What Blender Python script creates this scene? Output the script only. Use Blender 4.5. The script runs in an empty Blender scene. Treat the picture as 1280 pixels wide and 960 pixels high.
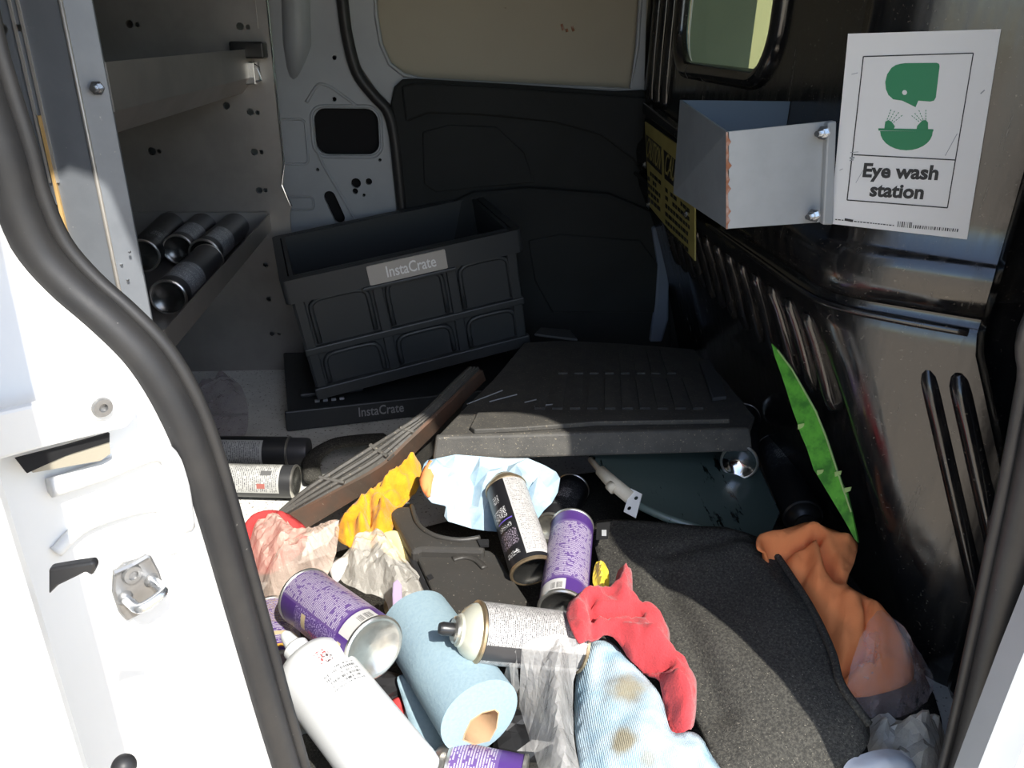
import bpy, bmesh, math, random
import numpy as np
from mathutils import Vector, Matrix, noise
from mathutils.geometry import delaunay_2d_cdt

# ------------------------------------------------------------------ camera, sky, sun, exposure
SC = bpy.context.scene
C = SC.collection
F = 960.0
CAM = Vector((0, 0, 0.8))
_yc = Vector((-97 / F, 440 / F, 1.0)).normalized()
_yv = (97 * 40 + F * F) / 440
_zc = -Vector((-40.0, -_yv, F)).normalized()
_xc = _zc.cross(_yc)
ROT = Matrix((_xc, _yc, _zc))            # (right, up, forward) -> world
cam_d = bpy.data.cameras.new('camera')
cam = bpy.data.objects.new('camera', cam_d)
C.objects.link(cam)
cam_d.sensor_width = 36.0
cam_d.lens = 36.0 * F / 1280.0
cam_d.clip_start = 0.02
cr, cu, cf = ROT @ Vector((1, 0, 0)), ROT @ Vector((0, 1, 0)), ROT @ Vector((0, 0, 1))
mw = Matrix((cr, cu, -cf)).transposed().to_4x4()
mw.translation = CAM
cam.matrix_world = mw
SC.camera = cam
SC.view_settings.view_transform = 'Standard'
SC.view_settings.look = 'None'
SC.view_settings.exposure = 0.0
SC.view_settings.gamma = 1.0
SC.view_settings.use_curve_mapping = False

AZ, EL = math.radians(24), math.radians(50)
SUN = Vector((-math.sin(AZ) * math.cos(EL), math.cos(AZ) * math.cos(EL), -math.sin(EL)))   # travel direction
sl = bpy.data.lights.new('sun', 'SUN')
sl.energy = 8.2
sl.angle = math.radians(0.6)
sl.color = (1.0, 0.96, 0.88)
so = bpy.data.objects.new('sun', sl)
so.rotation_euler = (-SUN).to_track_quat('Z', 'Y').to_euler()
C.objects.link(so)
W = bpy.data.worlds.new('world')
SC.world = W
W.use_nodes = True
wn = W.node_tree
sky = wn.nodes.new('ShaderNodeTexSky')
sky.sky_type = 'NISHITA'
sky.sun_disc = False
sky.sun_elevation = EL
sky.sun_rotation = math.atan2(-SUN.x, -SUN.y)
wn.links.new(sky.outputs[0], wn.nodes['Background'].inputs[0])
wn.nodes['Background'].inputs[1].default_value = 0.38

# ------------------------------------------------------------------ pixel / plane helpers
def ray(px, py):
    return ROT @ Vector(((px - 640) / F, -(py - 480) / F, 1.0))
def at(px, py, x=None, y=None, z=None, d=None):
    r = ray(px, py)
    if d is not None: t = d
    elif x is not None: t = (x - CAM.x) / r.x
    elif y is not None: t = (y - CAM.y) / r.y
    else: t = (z - CAM.z) / r.z
    return CAM + r * t
def atp(px, py, o, n):
    r = ray(px, py)
    return CAM + r * ((o - CAM).dot(n) / r.dot(n))

# ------------------------------------------------------------------ materials
class NT:
    def __init__(s, name):
        s.m = bpy.data.materials.new(name); s.m.use_nodes = True
        s.t = s.m.node_tree; s.b = s.t.nodes['Principled BSDF']; s.out = s.t.nodes['Material Output']
    def new(s, ty, **k):
        n = s.t.nodes.new(ty)
        for a, v in k.items(): setattr(n, a, v)
        return n
    def put(s, sock, v):
        if hasattr(v, 'is_output') or isinstance(v, bpy.types.NodeSocket): s.t.links.new(v, sock)
        elif isinstance(v, (tuple, list)) and len(v) == 3 and sock.type == 'RGBA': sock.default_value = (*v, 1)
        else: sock.default_value = v
    def math(s, op, a, b=0.0, c=None):
        n = s.new('ShaderNodeMath', operation=op)
        s.put(n.inputs[0], a); s.put(n.inputs[1], b)
        if c is not None: s.put(n.inputs[2], c)
        return n.outputs[0]
    def mix(s, f, a, b):
        n = s.new('ShaderNodeMix', data_type='RGBA')
        s.put(n.inputs[0], f); s.put(n.inputs[6], a); s.put(n.inputs[7], b)
        return n.outputs[2]
    def noise(s, vec, scale, detail=4, rough=.55):
        n = s.new('ShaderNodeTexNoise'); s.put(n.inputs['Vector'], vec)
        n.inputs['Scale'].default_value = scale; n.inputs['Detail'].default_value = detail; n.inputs['Roughness'].default_value = rough
        return n.outputs[0]
    def coord(s, w='Object'):
        return s.new('ShaderNodeTexCoord').outputs[w]
    def smooth(s, v, lo, hi):
        n = s.new('ShaderNodeMapRange', interpolation_type='SMOOTHSTEP')
        s.put(n.inputs[0], v); n.inputs[1].default_value = lo; n.inputs[2].default_value = hi
        return n.outputs[0]
    def bump(s, h, strength, dist=.002):
        n = s.new('ShaderNodeBump'); s.put(n.inputs['Height'], h)
        n.inputs['Strength'].default_value = strength; n.inputs['Distance'].default_value = dist
        s.t.links.new(n.outputs[0], s.b.inputs['Normal'])
    def set(s, **k):
        for a, v in k.items(): s.put(s.b.inputs[a.replace('_', ' ')], v)

def M(name, col, rough=.5, metal=0., spec=.5, var=.0, vscale=12, dark=None, bump=0., bscale=120, speck=None, sheen=0., coat=0.):
    g = NT(name); co = g.coord()
    c = col
    if var:
        n = g.noise(co, vscale, 6, .6)
        c = g.mix(g.math('MULTIPLY', g.smooth(n, .35, .7), var), col, dark or tuple(x * .45 for x in col))
    if speck:
        scol, sc, thr = speck
        c = g.mix(g.smooth(g.noise(co, sc, 3, .7), thr, thr + .05), c, scol)
    g.set(Base_Color=c, Roughness=rough, Metallic=metal, Specular_IOR_Level=spec)
    if sheen: g.set(Sheen_Weight=sheen)
    if coat: g.set(Coat_Weight=coat, Coat_Roughness=.08)
    if bump: g.bump(g.noise(co, bscale, 5, .6), bump)
    return g.m

MT = {}
MT['white_paint'] = M('white_paint', (.80, .80, .78), .35, var=.10, vscale=6, dark=(.62, .58, .50), speck=((.40, .33, .25), 90, .73), bump=.02)
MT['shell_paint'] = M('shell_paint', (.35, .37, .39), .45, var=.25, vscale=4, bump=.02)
MT['floor_paint'] = M('floor_paint', (.70, .70, .66), .55, var=.3, vscale=18, speck=((.12, .09, .06), 160, .60), bump=.25, bscale=60)
MT['aluminium'] = M('aluminium', (.40, .38, .36), .42, .75, var=.45, vscale=9, dark=(.26, .25, .24), bump=.05, bscale=60)
MT['aluminium_dark'] = M('aluminium_dark', (.26, .28, .31), .5, .45, var=.45, vscale=14, dark=(.19, .205, .23), speck=((.45, .45, .45), 120, .70), bump=.06)
MT['edge_metal_bright'] = M('edge_metal_bright', (.55, .52, .48), .4, .5)  # lighter metal for seams; on the panel fold it paints caught light
MT['seam_sunlit'] = M('seam_sunlit', (.62, .40, .16), .6, var=.3, vscale=40)  # tan that paints the sunlit part of the panel seam
MT['zinc'] = M('zinc', (.70, .72, .74), .25, .95, bump=.03)
MT['steel_grey'] = M('steel_grey', (.30, .30, .30), .4, .7, var=.4, vscale=60, bump=.1)
MT['hole'] = M('hole', (.005, .005, .006), .9)  # near-black that puts the shade inside openings into the colour
MT['blank'] = M('blank', (.36, .325, .25), .6, var=.25, vscale=5, dark=(.30, .265, .21), speck=((.10, .07, .06), 22, .72))
MT['black_trim'] = M('black_trim', (.018, .020, .020), .75, spec=.3, var=.3, vscale=8, bump=.25, bscale=500)
MT['rubber'] = M('rubber', (.018, .018, .019), .48, spec=.45, var=.5, vscale=25, dark=(.035, .033, .031), speck=((.15, .14, .13), 180, .72), bump=.08, bscale=120)
g = NT('gloss_black'); co = g.coord()
mpn = g.new('ShaderNodeMapping'); mpn.inputs['Scale'].default_value = (1, 1, .12); g.put(mpn.inputs[0], co)
stk = g.noise(mpn.outputs[0], 55, 5, .65)
spk = g.smooth(g.noise(co, 190, 3, .7), .645, .70)
base = g.mix(g.math('MULTIPLY', g.smooth(stk, .42, .75), .8), (.010, .010, .011), (.040, .034, .027))
g.set(Base_Color=g.mix(spk, base, (.13, .115, .095)), Specular_IOR_Level=.85, Roughness=g.math('MULTIPLY_ADD', g.smooth(stk, .35, .75), .16, .13))
g.bump(g.noise(co, 16, 4, .6), .07, .004)
MT['gloss_black'] = g.m
MT['crate'] = M('crate', (.030, .034, .037), .45, spec=.5, bump=.08, bscale=300)
MT['crate_light'] = M('crate_light', (.40, .37, .33), .5)
MT['print_grey'] = M('print_grey', (.33, .34, .35), .6)
MT['mat'] = M('mat', (.060, .057, .052), .62, spec=.4, var=.55, vscale=30, dark=(.10, .093, .08), speck=((.22, .19, .14), 260, .62), bump=.25, bscale=420)
MT['mat_brown'] = M('mat_brown', (.085, .062, .046), .6, var=.7, vscale=14, dark=(.16, .075, .045), speck=((.20, .15, .11), 120, .66), bump=.2, bscale=200)
MT['felt'] = M('felt', (.036, .035, .032), .95, spec=.15, var=.9, vscale=330, dark=(.085, .081, .070), speck=((.24, .22, .18), 420, .64), bump=.8, bscale=600)
MT['cover'] = M('cover', (.038, .036, .033), .5, spec=.5, var=.5, vscale=30, dark=(.045, .04, .035), speck=((.25, .22, .18), 240, .67), bump=.15, bscale=200)
MT['paper_blue'] = M('paper_blue', (.28, .38, .43), .9, spec=.1, var=.6, vscale=220, dark=(.23, .33, .39), bump=.35, bscale=260)
MT['cardboard'] = M('cardboard', (.50, .33, .19), .8, var=.3, vscale=30)
MT['red_rag'] = M('red_rag', (.44, .048, .055), .95, spec=.1, var=.3, vscale=30, bump=.7, bscale=420, sheen=.2)
MT['pink_rag'] = M('pink_rag', (.50, .06, .06), .95, spec=.1, bump=.6, bscale=420)
MT['yellow_rag'] = M('yellow_rag', (.66, .34, .02), .95, spec=.1, var=.55, vscale=25, dark=(.42, .12, .006), bump=.8, bscale=330, sheen=.2)  # deep orange mottling paints the shading of the folds
MT['orange_rag'] = M('orange_rag', (.92, .30, .11), .9, spec=.15, var=.2, vscale=10, dark=(.80, .24, .08), bump=.15, bscale=500)
MT['paper_white'] = M('paper_white', (.42, .52, .58), .85, spec=.15, var=.85, vscale=16, dark=(.18, .33, .46), bump=.15, bscale=200)  # blue mottling puts the shade under the mat into the colour
MT['paint_white'] = M('paint_white', (.74, .74, .72), .45, speck=((.35, .28, .22), 60, .68))
MT['bracket'] = M('bracket', (.22, .25, .28), .5, .15, var=.2, vscale=30)  # outer side of the U bracket, shade put into the colour
MT['bracket_lit'] = M('bracket_lit', (.40, .42, .43), .5, .1, var=.15, vscale=30)  # same bracket, lighter copy for its lit near side
MT['rust'] = M('rust', (.30, .12, .06), .85, var=.6, vscale=90, dark=(.55, .45, .40), bump=.4)
MT['sign_white'] = M('sign_white', (.78, .77, .75), .45, var=.06, vscale=12, speck=((.35, .34, .32), 35, .74))
MT['ink_black'] = M('ink_black', (.012, .012, .013), .5)
MT['ink_green'] = M('ink_green', (.012, .22, .085), .5)
MT['caution_yellow'] = M('caution_yellow', (.36, .31, .10), .5, var=.3, vscale=20)
MT['green'] = M('green', (.14, .52, .05), .55, var=.85, vscale=45, dark=(.03, .17, .02), speck=((.30, .60, .14), 70, .66), bump=.3)
MT['green_raw'] = M('green_raw', (.42, .60, .22), .7)
MT['cream_tube'] = M('cream_tube', (.62, .56, .44), .6, var=.3, vscale=30)
MT['black_plastic'] = M('black_plastic', (.018, .018, .019), .35)
MT['can_metal'] = M('can_metal', (.62, .60, .55), .28, .9, var=.3, vscale=60, bump=.12, bscale=150)
MT['can_gold'] = M('can_gold', (.50, .38, .24), .35, .85, var=.4, vscale=80)
MT['can_base_dark'] = M('can_base_dark', (.20, .20, .19), .25, .9, var=.4, vscale=30)
MT['enamel'] = M('enamel', (.58, .58, .48), .3, .3)
MT['bottle'] = M('bottle', (.62, .63, .63), .3, spec=.5)
MT['tan_ground'] = M('tan_ground', (.56, .46, .34), .9, var=.4, vscale=.8, bump=.3, bscale=4)
MT['tan_block'] = M('tan_block', (.50, .44, .28), .9, var=.2, vscale=2)
MT['cab_grey'] = M('cab_grey', (.42, .46, .40), .7, var=.2, vscale=6)
MT['yellow_wrap'] = M('yellow_wrap', (.80, .60, .06), .3, bump=.4)
MT['teal'] = M('teal', (.25, .50, .45), .5)

def glass(name, col, rough=.05, mixf=.5, spec=.5):
    g = NT(name)
    tr = g.new('ShaderNodeBsdfTransparent'); tr.inputs[0].default_value = (*col, 1)
    g.set(Base_Color=tuple(c * .6 for c in col), Roughness=rough, Specular_IOR_Level=spec)
    ms = g.new('ShaderNodeMixShader'); ms.inputs[0].default_value = mixf
    g.t.links.new(tr.outputs[0], ms.inputs[1]); g.t.links.new(g.b.outputs[0], ms.inputs[2])
    g.t.links.new(ms.outputs[0], g.out.inputs[0])
    return g
MT['glass_tint'] = glass('glass_tint', (.62, .68, .58), .05, .12).m
def bagmat(name, col, opac, tl=.35):
    g = NT(name); co = g.coord()
    tr = g.new('ShaderNodeBsdfTransparent'); tr.inputs[0].default_value = (.95, .94, .93, 1)
    tlu = g.new('ShaderNodeBsdfTranslucent'); tlu.inputs[0].default_value = (*col, 1)
    n = g.noise(co, 48, 6, .62)
    g.set(Base_Color=col, Roughness=.10, Specular_IOR_Level=.8)
    g.bump(n, .9, .006)
    a = g.new('ShaderNodeMixShader'); a.inputs[0].default_value = tl
    g.t.links.new(g.b.outputs[0], a.inputs[1]); g.t.links.new(tlu.outputs[0], a.inputs[2])
    b = g.new('ShaderNodeMixShader')
    g.put(b.inputs[0], g.math('MULTIPLY_ADD', g.smooth(g.noise(co, 25, 4, .6), .3, .7), .16, opac - .08))
    g.t.links.new(tr.outputs[0], b.inputs[1]); g.t.links.new(a.outputs[0], b.inputs[2])
    g.t.links.new(b.outputs[0], g.out.inputs[0])
    return g.m
MT['bag_clear'] = bagmat('bag_clear', (.85, .83, .80), .42)
MT['bag_peach'] = bagmat('bag_peach', (.95, .76, .64), .56)
MT['bag_white'] = bagmat('bag_white', (.92, .88, .80), .56)
MT['bag_shaded'] = bagmat('bag_shaded', (.35, .30, .34), .40)  # clear film in shade, the dimness put into its colour
g = NT('pane_green'); co = g.coord()
mpn = g.new('ShaderNodeMapping'); mpn.inputs['Scale'].default_value = (1, .25, 1); g.put(mpn.inputs[0], co)
g.set(Base_Color=g.mix(g.smooth(g.noise(mpn.outputs[0], 40, 4, .7), .60, .66), (.075, .105, .095), (.006, .012, .010)), Roughness=.22, Specular_IOR_Level=.6)
MT['pane_green'] = g.m

def label_mat(name, base, text, rows=420, dens=.48, fu=260, u0=0., u1=1., other=None, v0=0., v1=9., extras=None, rough=.35, metal=0.):
    """can label on UV (u = turn fraction, v = metres from the base): rows of fine print between u0..u1"""
    g = NT(name); uv = g.coord('UV')
    sp = g.new('ShaderNodeSeparateXYZ'); g.put(sp.inputs[0], uv); u, v = sp.outputs[0], sp.outputs[1]
    rr = g.math('MULTIPLY', v, rows)
    fr = g.math('FRACT', rr); fl = g.math('FLOOR', rr)
    cb = g.new('ShaderNodeCombineXYZ'); g.put(cb.inputs[0], g.math('MULTIPLY', u, fu)); g.put(cb.inputs[1], g.math('MULTIPLY', fl, 7.31))
    gl = g.math('GREATER_THAN', g.noise(cb.outputs[0], 1.0, 1, .5), 1 - dens)
    cb2 = g.new('ShaderNodeCombineXYZ'); g.put(cb2.inputs[0], g.math('MULTIPLY', u, fu * .07)); g.put(cb2.inputs[1], g.math('MULTIPLY', fl, 3.7))
    wd = g.math('GREATER_THAN', g.noise(cb2.outputs[0], 1.0, 1, .5), .40)
    tx = g.math('MULTIPLY', g.math('MULTIPLY', gl, wd), g.math('LESS_THAN', fr, .58))
    def rect(a, b, c, d):
        m = g.math('MULTIPLY', g.math('GREATER_THAN', u, a), g.math('LESS_THAN', u, b))
        return g.math('MULTIPLY', m, g.math('MULTIPLY', g.math('GREATER_THAN', v, c), g.math('LESS_THAN', v, d)))
    area = rect(u0, u1, v0, v1)
    inner = rect(u0 + .012, u1 - .012, v0 + .004, v1 - .004)
    c = g.mix(area, other or base, base)
    c = g.mix(g.math('MULTIPLY', tx, inner), c, text)
    for kind, a, b, cc, d, col in (extras or []):
        m = rect(a, b, cc, d)
        if kind == 'bars':
            cb3 = g.new('ShaderNodeCombineXYZ'); g.put(cb3.inputs[0], g.math('MULTIPLY', u, 420.))
            m = g.math('MULTIPLY', m, g.math('GREATER_THAN', g.noise(cb3.outputs[0], 1.0, 0), .5))
        if kind == 'picture':
            cb3 = g.new('ShaderNodeCombineXYZ'); g.put(cb3.inputs[0], g.math('MULTIPLY', u, 110.)); g.put(cb3.inputs[1], g.math('MULTIPLY', v, 420.))
            m = g.math('MULTIPLY', m, g.smooth(g.noise(cb3.outputs[0], 1.0, 3), .48, .60))
        c = g.mix(m, c, col)
    g.set(Base_Color=c, Roughness=rough, Metallic=metal)
    return g.m
PUR, LAV, CRM = (.070, .030, .17), (.40, .36, .44), (.50, .40, .24)
MT['label_purple'] = label_mat('label_purple', (.12, .07, .22), LAV, 330, .62, 520, .44, .86, PUR, .030, .165, [
    ('picture', .14, .44, .03, .125, (.30, .24, .42)), ('picture', .26, .36, .065, .09, (.55, .08, .10)), ('picture', .27, .34, .085, .098, (.62, .34, .05)), ('picture', .28, .33, .09, .10, (.25, .40, .10)),
    ('box', .33, .42, .016, .024, CRM), ('box', .34, .42, .098, .108, CRM),
    ('box', .455, .66, .006, .027, (.50, .49, .47)), ('bars', .56, .64, .008, .020, (.03, .03, .03))])
MT['label_purple_band'] = label_mat('label_purple_band', (.10, .055, .20), LAV, 330, .60, 480, .1, .9, PUR, .016, .9, [
    ('box', .0, 1., .035, .042, CRM), ('box', .0, 1., .012, .018, (.55, .30, .05)), ('picture', .2, .7, .06, .15, (.30, .22, .16))])
MT['label_black_white'] = label_mat('label_black_white', (.44, .43, .42), (.07, .065, .065), 400, .46, 420, .52, .80, (.012, .012, .014), .012, .9, [
    ('picture', .30, .50, .035, .062, (.30, .25, .31)), ('picture', .36, .48, .066, .074, (.5, .5, .5)), ('box', .36, .50, .080, .082, (.12, .08, .42)), ('picture', .34, .47, .086, .105, (.62, .62, .62)), ('picture', .36, .48, .018, .026, (.62, .62, .62)), ('picture', .38, .44, .116, .13, (.55, .55, .55))])
MT['label_white'] = label_mat('label_white', (.40, .39, .38), (.06, .055, .055), 430, .52, 420, .0, 1., (.02, .02, .02), .0, .9, [
    ('box', .30, .40, .0, .13, (.035, .034, .036)), ('box', .0, 1., .128, .140, (.03, .03, .03))])
MT['label_dark_white'] = label_mat('label_dark_white', (.46, .46, .44), (.09, .09, .10), 280, .52, 420, .37, .74, (.030, .031, .033), .025, .15, [
    ('box', .42, .47, .05, .065, (.35, .12, .10)), ('box', .55, .60, .04, .06, (.12, .12, .12)), ('picture', .66, .9, .03, .14, (.30, .30, .25))])
MT['label_dark'] = label_mat('label_dark', (.022, .023, .026), (.20, .21, .22), 260, .45, 300, .35, .62, (.018, .018, .02), .03, .12, [('picture', .4, .5, .06, .09, (.5, .5, .5))])
MT['label_grey'] = label_mat('label_grey', (.28, .29, .31), (.55, .56, .58), 160, .5, 120, .3, .7, (.05, .05, .055), .03, .12)  # grey label with lighter print
MT['bottle_label'] = label_mat('bottle_label', (.60, .61, .61), (.12, .12, .12), 200, .50, 330,   .50, .68, (.60, .61, .61), .112, .146, [
    ('picture', .535, .59, .150, .168, (.50, .05, .05)), ('picture', .56, .600, .150, .162, (.05, .04, .04))], rough=.3)
# blue microfibre towel with tan stains
g = NT('towel'); co = g.new('ShaderNodeNewGeometry').outputs['Position']
g_n = g.noise(co, 30, 5, .6)
tow = g.mix(g.smooth(g_n, .40, .75), (.40, .50, .56), (.25, .39, .48))
for (px, py, r, k) in ((785, 870, .032, .9), (778, 925, .022, .9), (752, 915, .014, .7), (808, 948, .016, .6)):
    p = at(px, py, z=.115)
    d = g.new('ShaderNodeVectorMath', operation='DISTANCE'); g.put(d.inputs[0], co); d.inputs[1].default_value = p
    dd = g.math('MULTIPLY_ADD', g.noise(co, 60, 4, .6), .016, g.math('SUBTRACT', d.outputs['Value'], .008))
    tow = g.mix(g.math('MULTIPLY', g.math('SUBTRACT', 1., g.smooth(dd, r * .4, r)), k), tow, (.24, .20, .12))
wv = g.new('ShaderNodeTexWave'); g.put(wv.inputs[0], co); wv.inputs['Scale'].default_value = 160; wv.inputs['Distortion'].default_value = 1.0
g.set(Base_Color=tow, Roughness=.95, Specular_IOR_Level=.1)
g.bump(g.math('ADD', wv.outputs['Fac'], g.noise(co, 500, 3)), .45, .0015)
MT['towel'] = g.m

# ------------------------------------------------------------------ object helpers
def tag(o, label=None, cat=None, group=None, kind=None):
    if label: o['label'] = label
    if cat: o['category'] = cat
    if group: o['group'] = group
    if kind: o['kind'] = kind
    return o
def obj(name, me, mat=None, parent=None, bevel=0, smooth=False, solid=0, auto=False):
    o = bpy.data.objects.new(name, me); C.objects.link(o)
    if mat is not None and not me.materials: me.materials.append(MT[mat] if isinstance(mat, str) else mat)
    if parent is not None: o.parent = parent
    if smooth: me.polygons.foreach_set('use_smooth', [True] * len(me.polygons))
    if solid:
        s = o.modifiers.new('solid', 'SOLIDIFY'); s.thickness = solid; s.offset = -1
    if bevel:
        b = o.modifiers.new('bevel', 'BEVEL'); b.width = bevel; b.segments = 2; b.limit_method = 'ANGLE'; b.angle_limit = math.radians(40)
    return o
def thing(name, label, cat, loc=(0, 0, 0), rot=None, group=None):
    o = bpy.data.objects.new(name, None); C.objects.link(o); o.empty_display_size = .02
    o.location = loc
    if rot is not None: o.rotation_euler = rot.to_euler()
    return tag(o, label, cat, group)
def mesh(verts, faces, name='mesh'):
    me = bpy.data.meshes.new(name); me.from_pydata([tuple(v) for v in verts], [], faces); me.update(); return me
def fixn(me):
    bm = bmesh.new(); bm.from_mesh(me); bmesh.ops.recalc_face_normals(bm, faces=bm.faces); bm.to_mesh(me); bm.free(); return me
def box(a, b):
    (x0, y0, z0), (x1, y1, z1) = a, b
    return fixn(mesh([(x, y, z) for x in (x0, x1) for y in (y0, y1) for z in (z0, z1)],
                [(0, 1, 3, 2), (4, 6, 7, 5), (0, 4, 5, 1), (2, 3, 7, 6), (0, 2, 6, 4), (1, 5, 7, 3)]))
def prism(pts, off):
    """closed polygon of 3-D points, swept by the vector off"""
    n = len(pts); off = Vector(off)
    v = [Vector(p) for p in pts]
    return fixn(mesh(v + [p + off for p in v], [tuple(range(n)), tuple(range(2 * n - 1, n - 1, -1))] + [(i, (i + 1) % n, n + (i + 1) % n, n + i) for i in range(n)]))
def spline(pts, k=6, closed=False):
    P = [Vector(p) for p in pts]; n = len(P); out = []
    for i in range(n if closed else n - 1):
        a, b, c, d = (P[(i - 1) % n], P[i], P[(i + 1) % n], P[(i + 2) % n]) if closed else (P[max(i - 1, 0)], P[i], P[i + 1], P[min(i + 2, n - 1)])
        for j in range(k):
            t = j / k
            out.append(.5 * ((2 * b) + (c - a) * t + (2 * a - 5 * b + 4 * c - d) * t * t + (3 * b - a - 3 * c + d) * t ** 3))
    if not closed: out.append(P[-1].copy())
    return out
def tube(path, r, seg=10, closed=False, cap=True, up=Vector((.13, .21, .97)), squash=1.0):
    P = [Vector(p) for p in path]; n = len(P); V = []; Fc = []
    for i, p in enumerate(P):
        t = (P[(i + 1) % n] - P[i - 1]) if closed else (P[min(i + 1, n - 1)] - P[max(i - 1, 0)])
        t.normalize(); a = t.cross(up).normalized(); b = t.cross(a)
        rr = r[i] if isinstance(r, (list, tuple)) else r
        for k in range(seg):
            w = 2 * math.pi * k / seg
            V.append(p + a * (rr * math.cos(w)) + b * (rr * math.sin(w) * squash))
    for i in range(n if closed else n - 1):
        for k in range(seg):
            j = (i + 1) % n
            Fc.append((i * seg + k, i * seg + (k + 1) % seg, j * seg + (k + 1) % seg, j * seg + k))
    if cap and not closed:
        Fc.append(tuple(range(seg - 1, -1, -1))); Fc.append(tuple((n - 1) * seg + k for k in range(seg)))
    return fixn(mesh(V, Fc))
_lc = {}
def lathe(prof, seg=32):
    key = (tuple(prof), seg)
    if key in _lc: return _lc[key].copy()
    V = []; Fc = []; UV = []
    n = len(prof)
    for (r, z) in prof:
        for k in range(seg):
            w = 2 * math.pi * k / seg
            V.append((r * math.cos(w), r * math.sin(w), z))
    for i in range(n - 1):
        for k in range(seg):
            Fc.append((i * seg + k, i * seg + (k + 1) % seg, (i + 1) * seg + (k + 1) % seg, (i + 1) * seg + k))
            u0, u1, a, b = k / seg, (k + 1) / seg, prof[i][1], prof[i + 1][1]
            UV += [(u0, a), (u1, a), (u1, b), (u0, b)]
    me = mesh(V, Fc)
    ul = me.uv_layers.new(name='UVMap')
    for i, c in enumerate(UV): ul.data[i].uv = c
    me.polygons.foreach_set('use_smooth', [True] * len(me.polygons))
    try: me.set_sharp_from_angle(angle=math.radians(35))
    except Exception: pass
    _lc[key] = me
    return me.copy()
def frame(o, u, v):
    """matrix taking local (a,b,c) to o + a u + b v + c (u x v)"""
    u = Vector(u).normalized(); v = (Vector(v) - u * Vector(v).dot(u)).normalized(); w = u.cross(v)
    m = Matrix((u, v, w)).transposed().to_4x4(); m.translation = Vector(o); return m
def plate(outer, holes, fr, thick, bevel=0):
    """flat plate with holes; 2-D loops in the frame fr, front face at +thick"""
    cu_ = bpy.data.curves.new('plate', 'CURVE'); cu_.dimensions = '2D'; cu_.fill_mode = 'BOTH'
    for lp in [outer] + list(holes):
        s = cu_.splines.new('POLY'); s.points.add(len(lp) - 1)
        for i, p in enumerate(lp): s.points[i].co = (p[0], p[1], 0, 1)
        s.use_cyclic_u = True
    cu_.extrude = thick / 2
    o = bpy.data.objects.new('plate', cu_); C.objects.link(o)
    dg = bpy.context.evaluated_depsgraph_get(); dg.update()
    me = bpy.data.meshes.new_from_object(o.evaluated_get(dg))
    bpy.data.objects.remove(o); bpy.data.curves.remove(cu_)
    me.transform(Matrix.Translation((0, 0, thick / 2)))
    me.transform(fr)
    me.materials.clear()
    return me
def text(s, size, fr, depth=.0004, bold=0., align='CENTER', shear=0., space=1.0, width=None):
    cu_ = bpy.data.curves.new('text', 'FONT'); cu_.body = s; cu_.size = size; cu_.align_x = align; cu_.align_y = 'CENTER'
    cu_.extrude = depth / 2; cu_.offset = bold; cu_.shear = shear; cu_.space_character = space; cu_.resolution_u = 3
    o = bpy.data.objects.new('text', cu_); C.objects.link(o)
    dg = bpy.context.evaluated_depsgraph_get(); dg.update()
    me = bpy.data.meshes.new_from_object(o.evaluated_get(dg))
    bpy.data.objects.remove(o); bpy.data.curves.remove(cu_)
    if width:
        xs = [v.co.x for v in me.vertices]; k = width / (max(xs) - min(xs)); me.transform(Matrix.Diagonal((k, 1, 1, 1)))
    me.transform(Matrix.Translation((0, 0, depth / 2))); me.transform(fr); me.materials.clear()
    return me
def circ(a, b, r, n=16): return [(a + r * math.cos(2 * math.pi * i / n), b + r * math.sin(2 * math.pi * i / n)) for i in range(n)]
def rrect(x0, y0, x1, y1, r, n=5):
    out = []
    for cx, cy, a0 in ((x1 - r, y1 - r, 0), (x0 + r, y1 - r, 90), (x0 + r, y0 + r, 180), (x1 - r, y0 + r, 270)):
        for i in range(n + 1):
            a = math.radians(a0 + 90 * i / n); out.append((cx + r * math.cos(a), cy + r * math.sin(a)))
    return out
def ico(c, r, sub=2, scale=(1, 1, 1)):
    bm = bmesh.new(); bmesh.ops.create_icosphere(bm, subdivisions=sub, radius=r); me = bpy.data.meshes.new('ico')
    bmesh.ops.scale(bm, vec=scale, verts=bm.verts); bmesh.ops.translate(bm, vec=c, verts=bm.verts); bm.to_mesh(me); bm.free(); return me

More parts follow.
